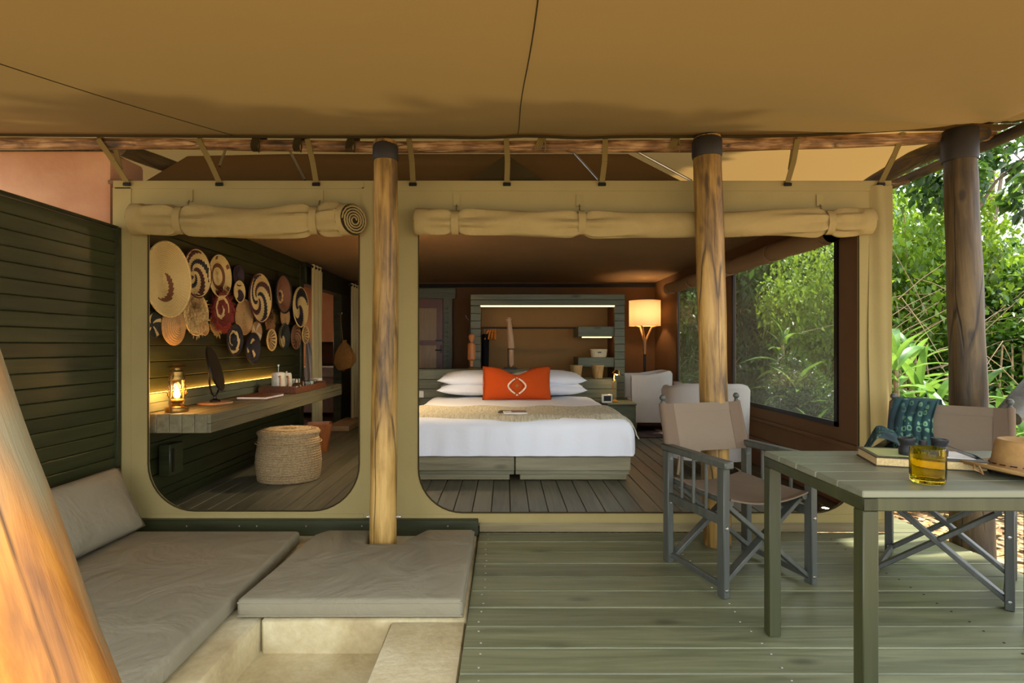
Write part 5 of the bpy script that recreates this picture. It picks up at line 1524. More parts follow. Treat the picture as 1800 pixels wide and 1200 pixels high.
# ------------------------------------------------------------------ director chairs
M_cf = wood('grey_chair_wood', '383a34', '54564d', 'Z', 1, 0.45, 0.15, 0.06, False)
M_cc = cloth('taupe_chair_canvas', '7c6e5c', 0.0, None, 0.12, 450, var=0.06, wscale=3)
M_ccd = cloth('taupe_chair_hem', '6e5d4c', 0.0, None, 0.1, 450, var=0.06)
def director_chair(loc, rz, lab, w=0.56, d=0.5):
    """folding chair facing its own -Y"""
    t = E('director_chair', lab, 'chair', loc, rz, group='folding director chairs')
    hx, hy = w / 2, d / 2
    def add(name, g, m=M_cf, par=None): return g.obj(name, m, par or t, local=True)
    for sx in (-1, 1):
        x = sx * (hx - 0.02)
        for y in (-hy + 0.025, hy - 0.025):
            lg_ = add('leg', G().box((x, y, 0.305), (0.036, 0.05, 0.61), None, 0.004))
            add('bolt', G().lathe([(0.009, 0), (0.007, 0.004), (0, 0.005)], 10, (x, y - 0.0255, 0.33), Matrix.Rotation(R(90), 4, 'X')), M_metal, lg_)
            add('bolt', G().lathe([(0.009, 0), (0.007, 0.004), (0, 0.005)], 10, (x, y - 0.0255, 0.04), Matrix.Rotation(R(90), 4, 'X')), M_metal, lg_)
        add('armrest', G().box((x, -0.005, 0.628), (0.052, d + 0.03, 0.036), None, 0.006))
        add('side_rail', G().box((x, 0, 0.36), (0.026, d - 0.05, 0.046), None, 0.004))
        for k in range(3):
            y = -hy + 0.05 + (d - 0.1) * (k + 1) / 4
            add('spindle', G().tube([(x, y, 0.375), (x, y, 0.615)], 0.0085, 8))
        # back post with ball finial
        yb = hy - 0.03
        bp = add('back_post', G().tube([(x * 0.98, yb - 0.01, 0.56), (x * 0.97, yb + 0.035, 0.72), (x * 0.96, yb + 0.075, 0.868)], [0.016, 0.016, 0.015], 10))
        add('finial', G().lathe([(0.008, 0), (0.011, 0.006), (0.009, 0.012), (0.017, 0.022), (0.018, 0.03), (0.012, 0.042), (0, 0.046)], 14, (x * 0.958, yb + 0.077, 0.865)), M_cf, bp)
    # crossed braces, front and rear pair
    for y, o_ in ((-hy + 0.055, 0.0), (hy - 0.06, 0.0)):
        for s in (-1, 1):
            yy = y + s * 0.012
            br = add('cross_brace', G().bar((-s * (hx - 0.03), yy, 0.035), (s * (hx - 0.05), yy, 0.425), 0.022, 0.045, 0.003, (0, 1, 0)))
    for s in (-1, 1):
        add('seat_rail', G().tube([(s * (hx - 0.06), -hy + 0.02, 0.438), (s * (hx - 0.06), hy - 0.02, 0.438)], 0.016, 10))
        add('foot_rail', G().bar((s * (hx - 0.035), -hy + 0.03, 0.04), (s * (hx - 0.035), hy - 0.03, 0.04), 0.02, 0.03, 0.003))
    # canvas seat, sagging between the rails
    def seat(u, v):
        a = 2 * u - 1
        return (a * (hx - 0.052), (-hy + 0.01) + (d - 0.02) * v, 0.462 - 0.035 * (1 - a * a) - 0.006 * math.sin(PI * v))
    add('seat', G().sheet(seat, 18, 8, 0.006), M_cc)
    add('seat_hem', G().sheet(lambda u, v: (lambda p: (p[0], p[1] - 0.001, p[2] + 0.0025))(seat(u, v * 0.06)), 18, 3, 0.004), M_ccd)
    # canvas back with sleeves wrapped round the posts
    yb = hy - 0.03
    def ypost(z): return yb - 0.01 + 0.085 * (z - 0.56) / 0.308 + 0.003
    def back(u, v):
        a = 2 * u - 1; z = 0.60 + 0.262 * v
        return (a * (hx - 0.03), ypost(z) - 0.019 + 0.026 * (1 - a * a), z - 0.004 * (1 - a * a))
    add('backrest', G().sheet(back, 26, 8, 0.005), M_cc)
    add('back_hem', G().sheet(lambda u, v: (lambda p: (p[0], p[1] - 0.002, p[2]))(back(u, 0.82 + 0.18 * v)), 26, 3, 0.003), M_cc)
    for s in (-1, 1):
        add('back_sleeve', G().tube([(s * (hx - 0.02) * (0.98 - 0.02 * (z - 0.56) / 0.3), ypost(z), z) for z in (0.597, 0.68, 0.77, 0.861)], 0.0215, 12), M_ccd)
        add('back_sleeve_flap', G().sheet(lambda u, v: (lambda p: (p[0], p[1] - 0.0025, p[2]))(back((0.13 * u) if s < 0 else (0.87 + 0.13 * u), v)), 6, 8, 0.003), M_ccd)
    return t
director_chair((1.213, 2.87, 0), R(17), 'empty grey director chair facing the table from the tent side')
ch2 = director_chair((2.24, 2.80, 0), R(-44), 'director chair behind the table with a green scarf over it')

# scarf over the second chair
def scarf_mat():
    k = N('tie_dyed_scarf')
    co = k.coords((1, 1, 1), False)
    mp = k.n('Mapping'); mp.inputs['Scale'].default_value = (30, 30, 22); k.l(co, mp.inputs[0])
    v = k.n('TexVoronoi', Scale=1.0, distance='MINKOWSKI'); v.inputs['Exponent'].default_value = 3.0; v.inputs['Randomness'].default_value = 0.5; k.l(mp.outputs[0], v.inputs['Vector'])
    n1 = k.n('TexNoise', Scale=6.0); k.l(co, n1.inputs['Vector'])
    ring = k.ramp(v.outputs['Distance'], [(0.0, (0, 0, 0, 1)), (0.17, (0, 0, 0, 1)), (0.21, (1, 1, 1, 1)), (0.33, (1, 1, 1, 1)), (0.37, (0, 0, 0, 1))])
    gate = k.ramp(n1.outputs[0], [(0.45, (0, 0, 0, 1)), (0.6, (1, 1, 1, 1))])
    base = k.ramp(n1.outputs[0], [(0.35, '0e1e24'), (0.65, '1f4a4c')]).outputs[0]
    c = k.mix(k.math('MULTIPLY', k.math('MULTIPLY', ring.outputs[0], gate.outputs[0]), 0.85), base, lin('7fae84'))
    b = k.n('BsdfPrincipled', Roughness=0.85); k.l(c, b.inputs['Base Color']); k.l(b.outputs[0], k.out.inputs[0]); return k.m
M_scarf = scarf_mat()
sc_ = E('scarf', 'dark teal scarf with pale green marks draped over the chair back', 'scarf', (2.24, 2.80, 0.44), R(-44))
def sc_f(u, v):
    # u across, v from behind the top rail, over it and down the front
    x = -0.235 + 0.19 * u + 0.012 * math.sin(v * 9)
    yb = 0.25 - 0.04 + 0.12
    if v < 0.2:
        q = v / 0.2; y, z = yb + 0.035 - 0.005 * q, 0.72 + 0.158 * q
    elif v < 0.3:
        q = (v - 0.2) / 0.1; y, z = yb + 0.03 - 0.085 * q, 0.878 + 0.008 * math.sin(PI * q)
    else:
        q = (v - 0.3) / 0.7; y, z = yb - 0.055 - 0.08 * q - 0.07 * q * q, 0.878 - 0.36 * q
    f_ = 0.014 * math.sin(u * 5 * PI + v * 2) * (0.5 + 0.5 * v)
    return (x * (1 + 0.12 * v), y - abs(f_) - 0.006, z - 0.44)
G().sheet(sc_f, 40, 30, 0.004).obj('draped_cloth', M_scarf, sc_, local=True)
def sc_g(u, v):
    a = u * 2 - 1
    x = -0.27 + 0.2 * a * 0.8 + 0.06 * v
    top = 0.69 - 0.0 * a
    fall = max(0.0, abs(a) - 0.25)
    z = top - 0.30 * fall ** 1.1 + 0.03 * math.exp(-((a + 0.1) / 0.3) ** 2) * (0.4 + math.sin(v * 7) ** 2) + 0.012 * math.sin(v * 17 + a * 3)
    return (x, 0.16 - 0.32 * v + 0.03 * a, z - 0.44)
G().sheet(sc_g, 30, 26, 0.004).obj('bunched_end', M_scarf, sc_, local=True)

# ------------------------------------------------------------------ table and what lies on it
TX0, TX1, TY0, TY1, TZT = 1.075, 2.2, 1.64, 2.27, 0.75
tb = E('deck_table', 'square legged olive grey slatted table on the deck', 'table', (1.64, 1.95, 0))
M_tab = wood('table_paint_wood', '5a5c48', '7a7b66', 'X', 0.8, 0.38, 0.2, 0.08)
M_tabl = wood('table_leg_paint', '2a2c16', '404224', 'Z', 0.8, 0.4, 0.15, 0.05, False)
ns_ = 5; sw_ = (TY1 - TY0) / ns_
for i in range(ns_):
    board('top_slat', M_tab, tb, ((TX0 + TX1) / 2, TY0 + sw_ * (i + 0.5), TZT - 0.011), (TX1 - TX0, sw_ - 0.003, 0.022), bev=0.003)
fr = 0.048
for y in (TY0 + fr / 2, TY1 - fr / 2):
    G().box(((TX0 + TX1) / 2, y, TZT - 0.042), (TX1 - TX0, fr, 0.04), None, 0.003).obj('apron', M_tabl, tb)
for x in (TX0 + fr / 2, TX1 - fr / 2):
    G().box((x, (TY0 + TY1) / 2, TZT - 0.042), (fr, TY1 - TY0, 0.04), None, 0.003).obj('apron', M_tabl, tb)
for x in (TX0 + fr / 2, TX1 - fr / 2):
    for y in (TY0 + fr / 2, TY1 - fr / 2):
        G().box((x, y, (TZT - 0.062) / 2), (fr, fr, TZT - 0.062), None, 0.003).obj('leg', M_tabl, tb)

# amber tumbler
tm = E('amber_tumbler', 'ribbed amber glass tumbler at the front of the table', 'glass', (1.35, 1.745, TZT))
M_amb = glass('amber_glass', 'ecdc50', 0.03, 1.25)
M_liq = glass('amber_drink', 'f4e690', 0.0, 1.2)
def ribs(p, a, i): return p * 1.0 if i > 5 else Vector((p.x * (1 + 0.012 * math.sin(28 * a)), p.y * (1 + 0.012 * math.sin(28 * a)), p.z))
G().lathe([(0.0, 0.0), (0.042, 0.0), (0.047, 0.006), (0.0485, 0.03), (0.0485, 0.08), (0.047, 0.11), (0.0445, 0.111), (0.0455, 0.08), (0.0455, 0.02), (0.04, 0.013), (0.0, 0.013)], 84, fn=ribs).obj('tumbler_wall', M_amb, tm, local=True, smooth=60)
G().lathe([(0.0, 0.0135), (0.0395, 0.0135), (0.045, 0.021), (0.045, 0.083), (0.0, 0.083)], 40).obj('drink', M_liq, tm, local=True)

# book, binoculars, hat
bk = E('field_book', 'thick book with green and cream cover under the binoculars', 'book', (1.535, 2.03, TZT), R(-17))
M_bcov = plain('book_cover_dark', '3a3428', 0.4); M_bgreen = plain('book_cover_green', 'a8b070', 0.35); M_bpage = plain('book_pages', 'c9ae78', 0.8, 0, 0.2, 200)
G().box((0, 0, 0.002), (0.34, 0.215, 0.004), None, 0.001).obj('back_cover', M_bcov, bk, local=True)
G().box((0, 0, 0.0175), (0.33, 0.205, 0.027)).obj('pages', M_bpage, bk, local=True)
G().box((0, 0, 0.033), (0.34, 0.215, 0.004), None, 0.001).obj('front_cover', M_bcov, bk, local=True)
G().box((-0.07, -0.0, 0.0355), (0.17, 0.16, 0.001)).obj('cover_picture', M_bgreen, bk, local=True)
G().box((0.1, 0.01, 0.0355), (0.1, 0.15, 0.001)).obj('cover_picture', M_paper, bk, local=True)
bi = E('binoculars', 'black binoculars resting on the book with a loose strap', 'binoculars', (1.53, 2.0, TZT + 0.0362), R(-12))
M_rub = plain('black_rubber', '1b1c1d', 0.55, 0, 0.2, 80, 0.2)
for s in (-1, 1):
    Mb = Matrix.Translation(Vector((s * 0.058, 0, 0.0))) @ Matrix.Rotation(R(6 * s), 4, 'Y')
    G().lathe([(0, 0), (0.033, 0.0), (0.036, 0.006), (0.035, 0.03), (0.026, 0.045), (0.03, 0.062), (0.034, 0.07), (0.033, 0.078), (0.027, 0.078), (0.026, 0.07), (0.0, 0.068)], 24, (0, 0, 0), Mb).obj('barrel', M_rub, bi, local=True)
    G().lathe([(0, 0.0705), (0.026, 0.0705)], 20, (0, 0, 0), Mb).obj('lens', plain('lens_glass', '2a3440', 0.05), bi, local=True)
G().box((0, 0, 0.03), (0.09, 0.03, 0.03), None, 0.006).obj('bridge', M_rub, bi, local=True)
G().lathe([(0.014, 0), (0.016, 0.005), (0.016, 0.022), (0.0, 0.026)], 18, (0, 0, 0.044)).obj('focus_wheel', M_rub, bi, local=True)
def strap(u, v):
    x = 0.09 + 0.3 * u; y = 0.02 - 0.05 * math.sin(u * 4) + 0.03 * v
    z = (0.05 * max(0, 1 - u * 3.2) ** 1.5 if u < 0.3125 else 0) + 0.012 * abs(math.sin(u * 6)) - 0.034 * min(1, max(0, (u - 0.32) * 5)) + 0.004
    return (x, y, z)
G().sheet(strap, 30, 4, 0.003).obj('neck_strap', plain('grey_webbing', '3c423e', 0.8), bi, local=True)

bi.scale = (0.82, 0.82, 0.8)
ht = E('leather_hat', 'tan suede bush hat with a pinched crown and stitched band', 'hat', (1.79, 1.865, TZT + 0.002), R(10))
M_hat = plain('tan_suede', '957340', 0.85, 0, 0.12, 40, 0.15)
def hat_f(p, a, i):
    q = Vector((p.x * 1.0, p.y * 0.9, p.z))
    r = math.hypot(p.x, p.y)
    if r > 0.105: q.z += 0.03 * abs(math.cos(a)) ** 2 * ((r - 0.105) / 0.1) ** 1.5
    return q
G().lathe([(0.205, 0.004), (0.207, 0.009), (0.203, 0.012), (0.15, 0.015), (0.115, 0.02), (0.107, 0.028), (0.103, 0.055), (0.097, 0.088), (0.094, 0.104), (0.088, 0.112), (0.078, 0.111), (0.066, 0.101), (0.03, 0.095), (0, 0.095)], 56, fn=hat_f).obj('crown_and_brim', M_hat, ht, local=True, smooth=60)
G().lathe([(0.10, 0.0), (0.2, 0.0), (0.204, 0.006)], 56, fn=hat_f).obj('brim_underside', M_hat, ht, local=True)
M_band = plain('hat_band', '8d6a3c', 0.7)
G().lathe([(0.112, 0.022), (0.1105, 0.03), (0.1075, 0.04), (0.105, 0.04)], 48, fn=lambda p, a, i: Vector((p.x, p.y * 0.9, p.z))).obj('band', M_band, ht, local=True)
g = G()
for k in range(20):
    a = 2 * PI * k / 20
    c = Vector((0.1105 * math.cos(a), 0.0995 * math.sin(a), 0.031)); tdir = Vector((-math.sin(a), 0.9 * math.cos(a), 0)).normalized() * 0.009
    g.tube([c - tdir, c + tdir], 0.0022, 6)
g.obj('stitches', M_beadd, ht, local=True)
G().tube([(-0.2, 0.02, 0.03), (-0.225, 0.0, 0.02), (-0.215, -0.02, 0.01), (-0.205, 0.0, 0.03)], 0.004, 6).obj('cord', M_band, ht, local=True)


# ------------------------------------------------------------------ planting beyond the deck and the windows
def leaf_mat(name, c0, c1, c2, tcol, trans=0.35):
    k = N(name)
    oi = k.n('ObjectInfo')
    nz = k.n('TexNoise', Scale=3.0, Detail=5.0); k.l(k.coords((1, 1, 1), True), nz.inputs['Vector'])
    wn_ = k.n('TexWhiteNoise'); sn = k.n('VectorMath', operation='SNAP'); sn.inputs[1].default_value = (0.09, 0.09, 0.09)
    tc = k.n('TexCoord'); k.l(tc.outputs['Object'], sn.inputs[0]); k.l(sn.outputs[0], wn_.inputs['Vector'])
    f = k.math('ADD', k.math('MULTIPLY', nz.outputs[0], 0.6), k.math('ADD', k.math('MULTIPLY', wn_.outputs[0], 0.25), k.math('MULTIPLY', oi.outputs['Random'], 0.2)))
    c = k.ramp(f, [(0.3, c0), (0.52, c1), (0.75, c2)]).outputs[0]
    b = k.n('BsdfPrincipled', Roughness=0.38); k.l(c, b.inputs['Base Color'])
    t = k.n('BsdfTranslucent'); k.l(k.mix(0.5, c, lin(tcol)), t.inputs[0])
    m = k.n('MixShader'); m.inputs[0].default_value = trans; k.l(b.outputs[0], m.inputs[1]); k.l(t.outputs[0], m.inputs[2]); k.l(m.outputs[0], k.out.inputs[0])
    return k.m
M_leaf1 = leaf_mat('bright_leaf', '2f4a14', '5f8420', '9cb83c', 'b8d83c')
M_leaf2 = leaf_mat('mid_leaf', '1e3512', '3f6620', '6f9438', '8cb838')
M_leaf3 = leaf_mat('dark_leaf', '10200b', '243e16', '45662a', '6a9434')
M_strapl = leaf_mat('strap_leaf', '24451c', '4a7a30', '8cae54', 'a8d050', 0.35)
M_bark = plain('tree_bark', '6a5a48', 0.85, 0, 0.35, 14, 0.6)
M_twig = plain('twig_bark', 'a08a6a', 0.85, 0, 0.3, 20, 0.3)

def leaf_cloud(n, centres, seed, L=0.07, W=0.028, droop=0.3):
    """n folded leaves gathered in clumps: (x, y, z, radius)"""
    rs = np.random.RandomState(seed)
    cs = np.array([c[:3] for c in centres]); rr = np.array([c[3] for c in centres])
    pick = rs.choice(len(cs), n, p=rr ** 2 / (rr ** 2).sum())
    d = rs.normal(size=(n, 3)); d /= np.linalg.norm(d, axis=1)[:, None]
    rad = rr[pick] * (0.35 + 0.65 * rs.rand(n) ** 0.45)
    p = cs[pick] + d * rad[:, None]
    dirn = d * 0.6 + rs.normal(size=(n, 3)) * 0.7; dirn[:, 2] -= droop
    dirn /= np.linalg.norm(dirn, axis=1)[:, None]
    up = np.tile([0.0, 0.0, 1.0], (n, 1)) + rs.normal(size=(n, 3)) * 0.45
    side = np.cross(dirn, up); side /= (np.linalg.norm(side, axis=1)[:, None] + 1e-9)
    nor = np.cross(side, dirn)
    s = (0.6 + 0.8 * rs.rand(n))[:, None]
    a = p; t = p + dirn * L * s - nor * 0.1 * L * s
    m = p + dirn * L * 0.45 * s
    l = m - side * W * s + nor * W * 0.4 * s; r = m + side * W * s + nor * W * 0.4 * s
    v = np.stack([a, l, t, r], 1).reshape(-1, 3)
    me = bpy.data.meshes.new('foliage')
    me.vertices.add(4 * n); me.vertices.foreach_set('co', v.ravel())
    fi = np.stack([np.arange(n) * 4, np.arange(n) * 4 + 1, np.arange(n) * 4 + 2, np.arange(n) * 4, np.arange(n) * 4 + 2, np.arange(n) * 4 + 3], 1).ravel()
    me.loops.add(6 * n); me.loops.foreach_set('vertex_index', fi)
    me.polygons.add(2 * n); me.polygons.foreach_set('loop_start', np.arange(2 * n) * 3)
    me.update(calc_edges=True); me.validate()
    return me

def clumps(seed, n, rx, rz, z0, r0, r1):
    rnd = random.Random(seed); out = []
    for _ in range(n):
        a = rnd.uniform(0, 2 * PI); q = math.sqrt(rnd.random()); z = rnd.random()
        k = math.sin(PI * (0.12 + 0.78 * z))
        out.append((rx * q * math.cos(a) * k, rx * q * math.sin(a) * k, z0 + rz * z, rnd.uniform(r0, r1)))
    return out
SHR = []
for s in range(3):
    cl_ = clumps(50 + s, 26, 0.85, 1.7, 0.25, 0.25, 0.5)
    me = leaf_cloud((11000, 8000, 6000)[s], cl_, 60 + s, (0.06, 0.08, 0.12)[s], (0.022, 0.028, 0.032)[s])
    g = G()
    for c in cl_[:14]:
        g.tube([(0, 0, 0), (c[0] * 0.3, c[1] * 0.3, c[2] * 0.5), c[:3]], [0.022, 0.013, 0.005], 5)
    st_ = bpy.data.meshes.new('stems'); st_.from_pydata(g.v, [], g.f); st_.update(); st_.materials.append(M_twig)
    SHR.append((me, st_))
def shrub(kind, x, y, sc, sz, mat, lab, grp='bushes beyond the tent'):
    t = E('bush', lab, 'bush', (x, y, ground_z(x, y) - 0.02), random.uniform(0, 6.28), grp)
    t.scale = (sc, sc, sz)
    me = SHR[kind][0]
    key = (kind, mat.name)
    if key not in SH2:
        m2 = me.copy(); m2.materials.clear(); m2.materials.append(mat); SH2[key] = m2
    f_ = link('foliage', SH2[key], mat, t); f_['kind'] = 'stuff'
    link('stems', SHR[kind][1], None, t)
SH2 = {}
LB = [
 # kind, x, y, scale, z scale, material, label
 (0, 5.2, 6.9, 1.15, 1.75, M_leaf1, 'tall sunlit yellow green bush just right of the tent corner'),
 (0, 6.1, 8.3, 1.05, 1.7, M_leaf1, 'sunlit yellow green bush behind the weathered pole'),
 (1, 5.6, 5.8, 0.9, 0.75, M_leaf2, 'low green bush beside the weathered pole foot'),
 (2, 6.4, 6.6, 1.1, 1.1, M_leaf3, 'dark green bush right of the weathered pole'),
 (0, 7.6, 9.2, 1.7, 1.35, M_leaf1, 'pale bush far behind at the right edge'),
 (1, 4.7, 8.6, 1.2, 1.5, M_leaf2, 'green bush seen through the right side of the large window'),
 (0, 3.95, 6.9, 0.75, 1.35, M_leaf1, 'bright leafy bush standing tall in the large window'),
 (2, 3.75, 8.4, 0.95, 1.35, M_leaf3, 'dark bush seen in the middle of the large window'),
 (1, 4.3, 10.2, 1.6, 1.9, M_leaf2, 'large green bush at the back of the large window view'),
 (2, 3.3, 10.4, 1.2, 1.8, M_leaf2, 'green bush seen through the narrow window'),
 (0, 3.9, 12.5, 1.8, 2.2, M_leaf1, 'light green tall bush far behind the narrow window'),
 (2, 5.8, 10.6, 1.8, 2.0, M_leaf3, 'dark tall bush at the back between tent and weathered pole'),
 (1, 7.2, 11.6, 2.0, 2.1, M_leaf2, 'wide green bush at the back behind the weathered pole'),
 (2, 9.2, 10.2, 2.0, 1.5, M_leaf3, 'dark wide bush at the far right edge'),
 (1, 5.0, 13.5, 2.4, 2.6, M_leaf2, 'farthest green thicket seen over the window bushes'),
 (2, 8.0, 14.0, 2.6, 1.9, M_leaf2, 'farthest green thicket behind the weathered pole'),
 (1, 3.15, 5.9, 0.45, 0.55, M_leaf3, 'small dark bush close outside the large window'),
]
for a in LB: shrub(*a)

# broad strap-leaved plants: every leaf its own piece
def strap_leaf(L, W, arch, seed):
    g = G(); m = 7; vv = []; ff = []
    for i in range(m):
        t = i / (m - 1)
        w = W * math.sin(PI * min(1, 0.12 + t * 0.88)) ** 0.8 if t < 1 else 0.001
        x = L * (t - 0.12 * arch * t * t); z = L * (0.35 * t - arch * t * t)
        vv += [(x, -w, z + w * 0.35), (x, 0, z), (x, w, z + w * 0.35)]
    for i in range(m - 1):
        for k in range(2): ff.append((3 * i + k, 3 * i + k + 1, 3 * i + k + 4, 3 * i + k + 3))
    g.add(vv, ff)
    me = bpy.data.meshes.new('leaf'); me.from_pydata(g.v, [], g.f); me.update(); finish(me, 80); me.materials.append(M_strapl)
    return me
SL = [strap_leaf(0.46, 0.035, 0.45, 0), strap_leaf(0.52, 0.042, 0.65, 1), strap_leaf(0.42, 0.038, 0.3, 2)]
def strap_plant(x, y, hgt, n, sc, lab):
    z0 = ground_z(x, y) - 0.02
    t = E('strap_leaved_plant', lab, 'plant', (x, y, z0), random.uniform(0, 6), 'broad strap leaved plants')
    nr = max(1, int(round(hgt / 0.38)))
    lean = (random.uniform(-0.1, 0.1), random.uniform(-0.1, 0.1))
    G().tube([(0, 0, 0), (lean[0] * 0.5, lean[1] * 0.5, hgt * 0.5), (lean[0], lean[1], hgt)], [0.03, 0.025, 0.02], 7).obj('stem', M_twig, t, local=True)
    for i in range(n):
        q = (i + 0.5) / n
        zz = hgt * (0.45 + 0.57 * q)
        a = i * 2.39996 + random.uniform(-0.2, 0.2)
        el = R(-25 + 85 * q ** 1.5 + random.uniform(-10, 10))
        o = link('leaf', SL[i % 3], None, t, (lean[0] * q, lean[1] * q, zz), (random.uniform(-0.3, 0.3), -el, a))
        s_ = sc * random.uniform(0.8, 1.15) * (1.05 - 0.25 * q)
        o.scale = (s_, s_, s_)
SP = [(3.62, 4.5, 0.8, 20, 1.1, 'strap leaved plant low beside the tent corner behind the scarf'),
      (4.05, 5.35, 1.3, 22, 1.2, 'strap leaved plant just left of the weathered pole'),
      (4.75, 4.95, 0.5, 18, 1.1, 'strap leaved plant low right of the weathered pole near the grey branch'),
      (3.45, 4.75, 1.25, 24, 1.2, 'tall bright strap leaved plant beside the tent corner'),
      (3.75, 5.0, 0.95, 24, 1.2, 'strap leaved plant between the tent corner and the weathered pole'),
      (3.75, 4.35, 0.45, 18, 1.1, 'low strap leaved plant behind the scarf chair'),
      (4.35, 4.9, 0.6, 18, 1.1, 'strap leaved plant just right of the weathered pole'),
      (4.15, 4.45, 0.3, 16, 1.0, 'lowest strap leaved plant at the right edge by the grey branch'),
      (4.7, 5.3, 0.85, 18, 1.2, 'strap leaved plant at the right edge above the grey branch'),
      (4.2, 5.7, 1.25, 20, 1.2, 'tallest strap leaved plant behind the tent corner plants'),
      (3.3, 6.5, 1.45, 22, 1.05, 'bright strap leaved plant in the centre of the large window'),
      (3.05, 5.75, 0.9, 20, 1.0, 'strap leaved plant at the lower left of the large window'),
      (3.55, 6.3, 0.75, 20, 1.0, 'strap leaved plant at the lower middle of the large window'),
      (2.95, 5.2, 0.55, 16, 0.8, 'small strap leaved plant close below the large window'),
      (3.0, 8.2, 1.0, 18, 1.1, 'strap leaved plant seen low through the narrow window'),
      (5.9, 5.9, 1.9, 22, 1.25, 'tall dark strap leaved plant high at the right edge')]
for a in SP: strap_plant(*a)

# trees with trunk, branches and crown
def tree(x, y, h, lab, crown, n, seed, mat, L=0.12, lean=(0.3, 0.2), tr=0.1):
    rnd = random.Random(seed)
    t = E('tree', lab, 'tree', (x, y, ground_z(x, y) - 0.05), 0, 'trees beyond the veranda')
    top = Vector((lean[0], lean[1], h))
    G().tube([(0, 0, 0), top * 0.3 + Vector((0.08, 0, 0)), top * 0.65 - Vector((0.07, 0.04, 0)), top], [tr, tr * 0.85, tr * 0.65, tr * 0.4], 10).obj('trunk', M_bark, t, local=True)
    g = G()
    for c in crown:
        s_ = top * rnd.uniform(0.5, 0.95); e = Vector(c[:3]); m = s_.lerp(e, 0.5) + Vector((rnd.uniform(-.15, .15), rnd.uniform(-.15, .15), 0.1))
        g.tube([s_, m, e], [tr * 0.38, tr * 0.24, tr * 0.1], 6)
        for _ in range(3):
            e2 = e + Vector((rnd.uniform(-1, 1), rnd.uniform(-1, 1), rnd.uniform(-0.6, 0.6))) * c[3]
            g.tube([m.lerp(e, 0.6), e2], [tr * 0.12, tr * 0.04], 5)
    g.obj('branches', M_bark, t, local=True)
    f_ = link('foliage', leaf_cloud(n, crown, seed, L, L * 0.3, 0.5), mat, t); f_['kind'] = 'stuff'
tree(7.2, 8.2, 4.3, 'bare branching tree against the white sky at upper right', [(-0.5, -0.2, 4.5, 0.4), (0.6, 0.2, 4.8, 0.5), (-0.9, 0.3, 3.9, 0.3)], 900, 81, M_leaf3)
tree(5.35, 6.1, 3.6, 'dark leafed tree behind the crooked rafter log', [(-0.4, 0.0, 3.2, 0.35), (-0.1, 0.3, 3.6, 0.45), (0.4, -0.2, 3.5, 0.35)], 1300, 82, M_leaf3, 0.11, (-0.2, 0.1), 0.06)
tree(5.0, 4.7, 3.2, 'dark leafy branch tree at the upper right edge', [(-0.25, 0.2, 2.75, 0.22), (0.1, 0.2, 2.95, 0.3), (0.5, 0.0, 2.7, 0.35)], 700, 83, M_leaf3, 0.12, (0.1, 0.1), 0.05)
tree(3.5, 9.4, 4.0, 'pale trunked tree seen through the narrow window', [(0, 0, 3.6, 0.8), (0.6, 0, 3.2, 0.7), (-0.5, 0.2, 3.0, 0.6)], 2600, 84, M_leaf2, 0.11, (0.15, 0.2), 0.09)
ct = E('cut_tree', 'leaning tree with a thick grey cut branch at the right edge', 'tree', (4.1, 3.3, -0.2))
G().tube([(4.1, 3.3, -0.2), (4.06, 3.3, 0.9), (4.15, 3.32, 2.4), (4.3, 3.4, 4.0)], [0.14, 0.12, 0.11, 0.08], 14).obj('trunk', M_bark, ct)
noisy_log(G(), [(2.745, 2.98, 0.80), (3.0, 3.03, 1.02), (3.5, 3.15, 1.42), (4.1, 3.3, 1.8)], [0.058, 0.066, 0.07, 0.08], 16, 41, 0.1, 14).obj('cut_branch', plain('grey_bark', '55544c', 0.55, 0, 0.3, 25, 0.4), ct)
noisy_log(G(), [(4.1, 3.3, 2.6), (4.5, 3.0, 3.4)], [0.07, 0.03], 10, 42, 0.1, 6).obj('upper_branch', M_bark, ct)

# unseen tree added so its crown darkens the left of the roof fly
ot = E('added_shade_tree', 'unseen tall tree added so its crown shades the tent roof', 'tree', (-3.6, 11.2, -0.2), 0, 'trees beyond the veranda')
G().tube([(-3.6, 11.2, -0.2), (-3.4, 10.9, 2.5), (-2.6, 9.5, 5.0), (-1.0, 7.0, 6.0)], [0.3, 0.26, 0.18, 0.1], 12).obj('trunk', M_bark, ot)
g = G(); oc_ = []
rnd = random.Random(91)
for i in range(90):
    x, y, z = rnd.uniform(-2.9, 2.05), (rnd.uniform(3.3, 5.6) if i % 2 else rnd.uniform(5.6, 9.5)), rnd.uniform(4.8, 6.2)
    oc_.append((x, y, z, rnd.uniform(0.5, 0.8)))
    if i % 4 == 0: g.tube([(-2.0, 8.6, 5.4), (x * 0.5 - 0.8, (y + 8.6) / 2, 5.5), (x, y, z)], [0.08, 0.05, 0.02], 6)
g.obj('branches', M_bark, ot)
lc = leaf_cloud(22000, oc_, 92, 0.27, 0.1, 0.2)
f_ = link('foliage', lc, M_leaf3, ot, Vector((3.6, -11.2, 0.2))); f_['kind'] = 'stuff'

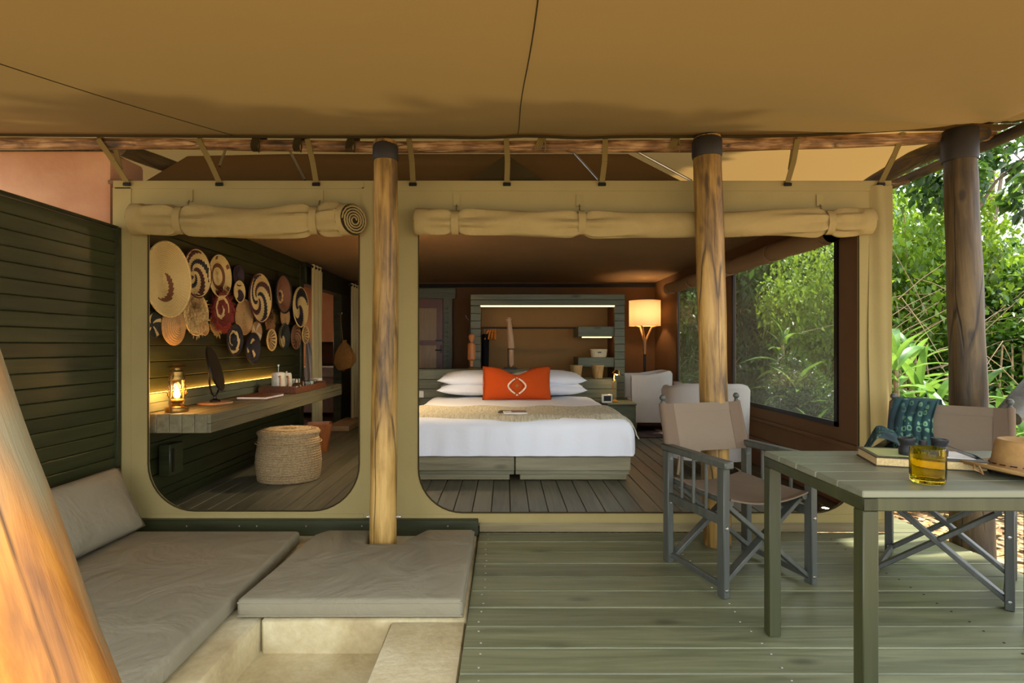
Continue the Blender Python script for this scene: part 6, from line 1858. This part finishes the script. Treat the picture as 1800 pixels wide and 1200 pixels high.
# tangle of dry twigs
rnd = random.Random(5)
for i, (x, y, lab) in enumerate(((4.5, 6.0, 'tangle of dry pale twigs beside the tent corner'), (5.3, 5.6, 'tangle of dry twigs right of the weathered pole'))):
    g = G()
    for _ in range(45):
        a = Vector((x + rnd.uniform(-.6, .6), y + rnd.uniform(-.4, .4), rnd.uniform(0.5, 1.7))); d = Vector((rnd.uniform(-1, 1), rnd.uniform(-.5, .5), rnd.uniform(-.5, .7))).normalized()
        g.tube([a, a + d * 0.3 + Vector((0, 0, .03)), a + d * rnd.uniform(.5, .9)], [0.005, 0.004, 0.002], 4)
    for k in range(4): g.tube([(x + 0.2 * k - 0.3, y, -0.2), (x + 0.1 * k - .2, y, 1.2)], [0.015, 0.008], 5)
    g.obj('dry_twigs', M_twig, label=lab, cat='twigs', kind='stuff')

# leaf litter
rs = np.random.RandomState(3)
n = 5000
xs = 2.75 + rs.rand(n) ** 1.4 * 4.5; ys = 1.5 + rs.rand(n) * 6
vv = []; ff = []
for i in range(n):
    x, y = xs[i], ys[i]; z = ground_z(x, y) + 0.012 + 0.02 * rs.rand(); a = rs.rand() * 6.28; s = 0.03 + 0.04 * rs.rand()
    c, sn = math.cos(a) * s, math.sin(a) * s; k = len(vv)
    vv += [(x - c, y - sn, z), (x + sn * .45, y - c * .45, z + s * .4 * rs.rand()), (x + c, y + sn, z + s * .3 * rs.rand()), (x - sn * .45, y + c * .45, z + s * .4 * rs.rand())]
    ff += [(k, k + 1, k + 2), (k, k + 2, k + 3)]
def litter_mat():
    k = N('dry_leaves')
    sn = k.n('VectorMath', operation='SNAP'); sn.inputs[1].default_value = (0.06, 0.06, 9); tc = k.n('TexCoord'); k.l(tc.outputs['Object'], sn.inputs[0])
    w = k.n('TexWhiteNoise'); k.l(sn.outputs[0], w.inputs['Vector'])
    c = k.ramp(w.outputs[0], [(0, '6a4a2c'), (0.4, 'a8814f'), (0.8, 'cfb487'), (1, '8a8a48')]).outputs[0]
    b = k.n('BsdfPrincipled', Roughness=0.8); k.l(c, b.inputs['Base Color']); k.l(b.outputs[0], k.out.inputs[0]); return k.m
G().add(vv, ff).obj('leaf_litter', litter_mat(), smooth=False, label='dry fallen leaves scattered over the ground beyond the deck', cat='leaves', kind='stuff')
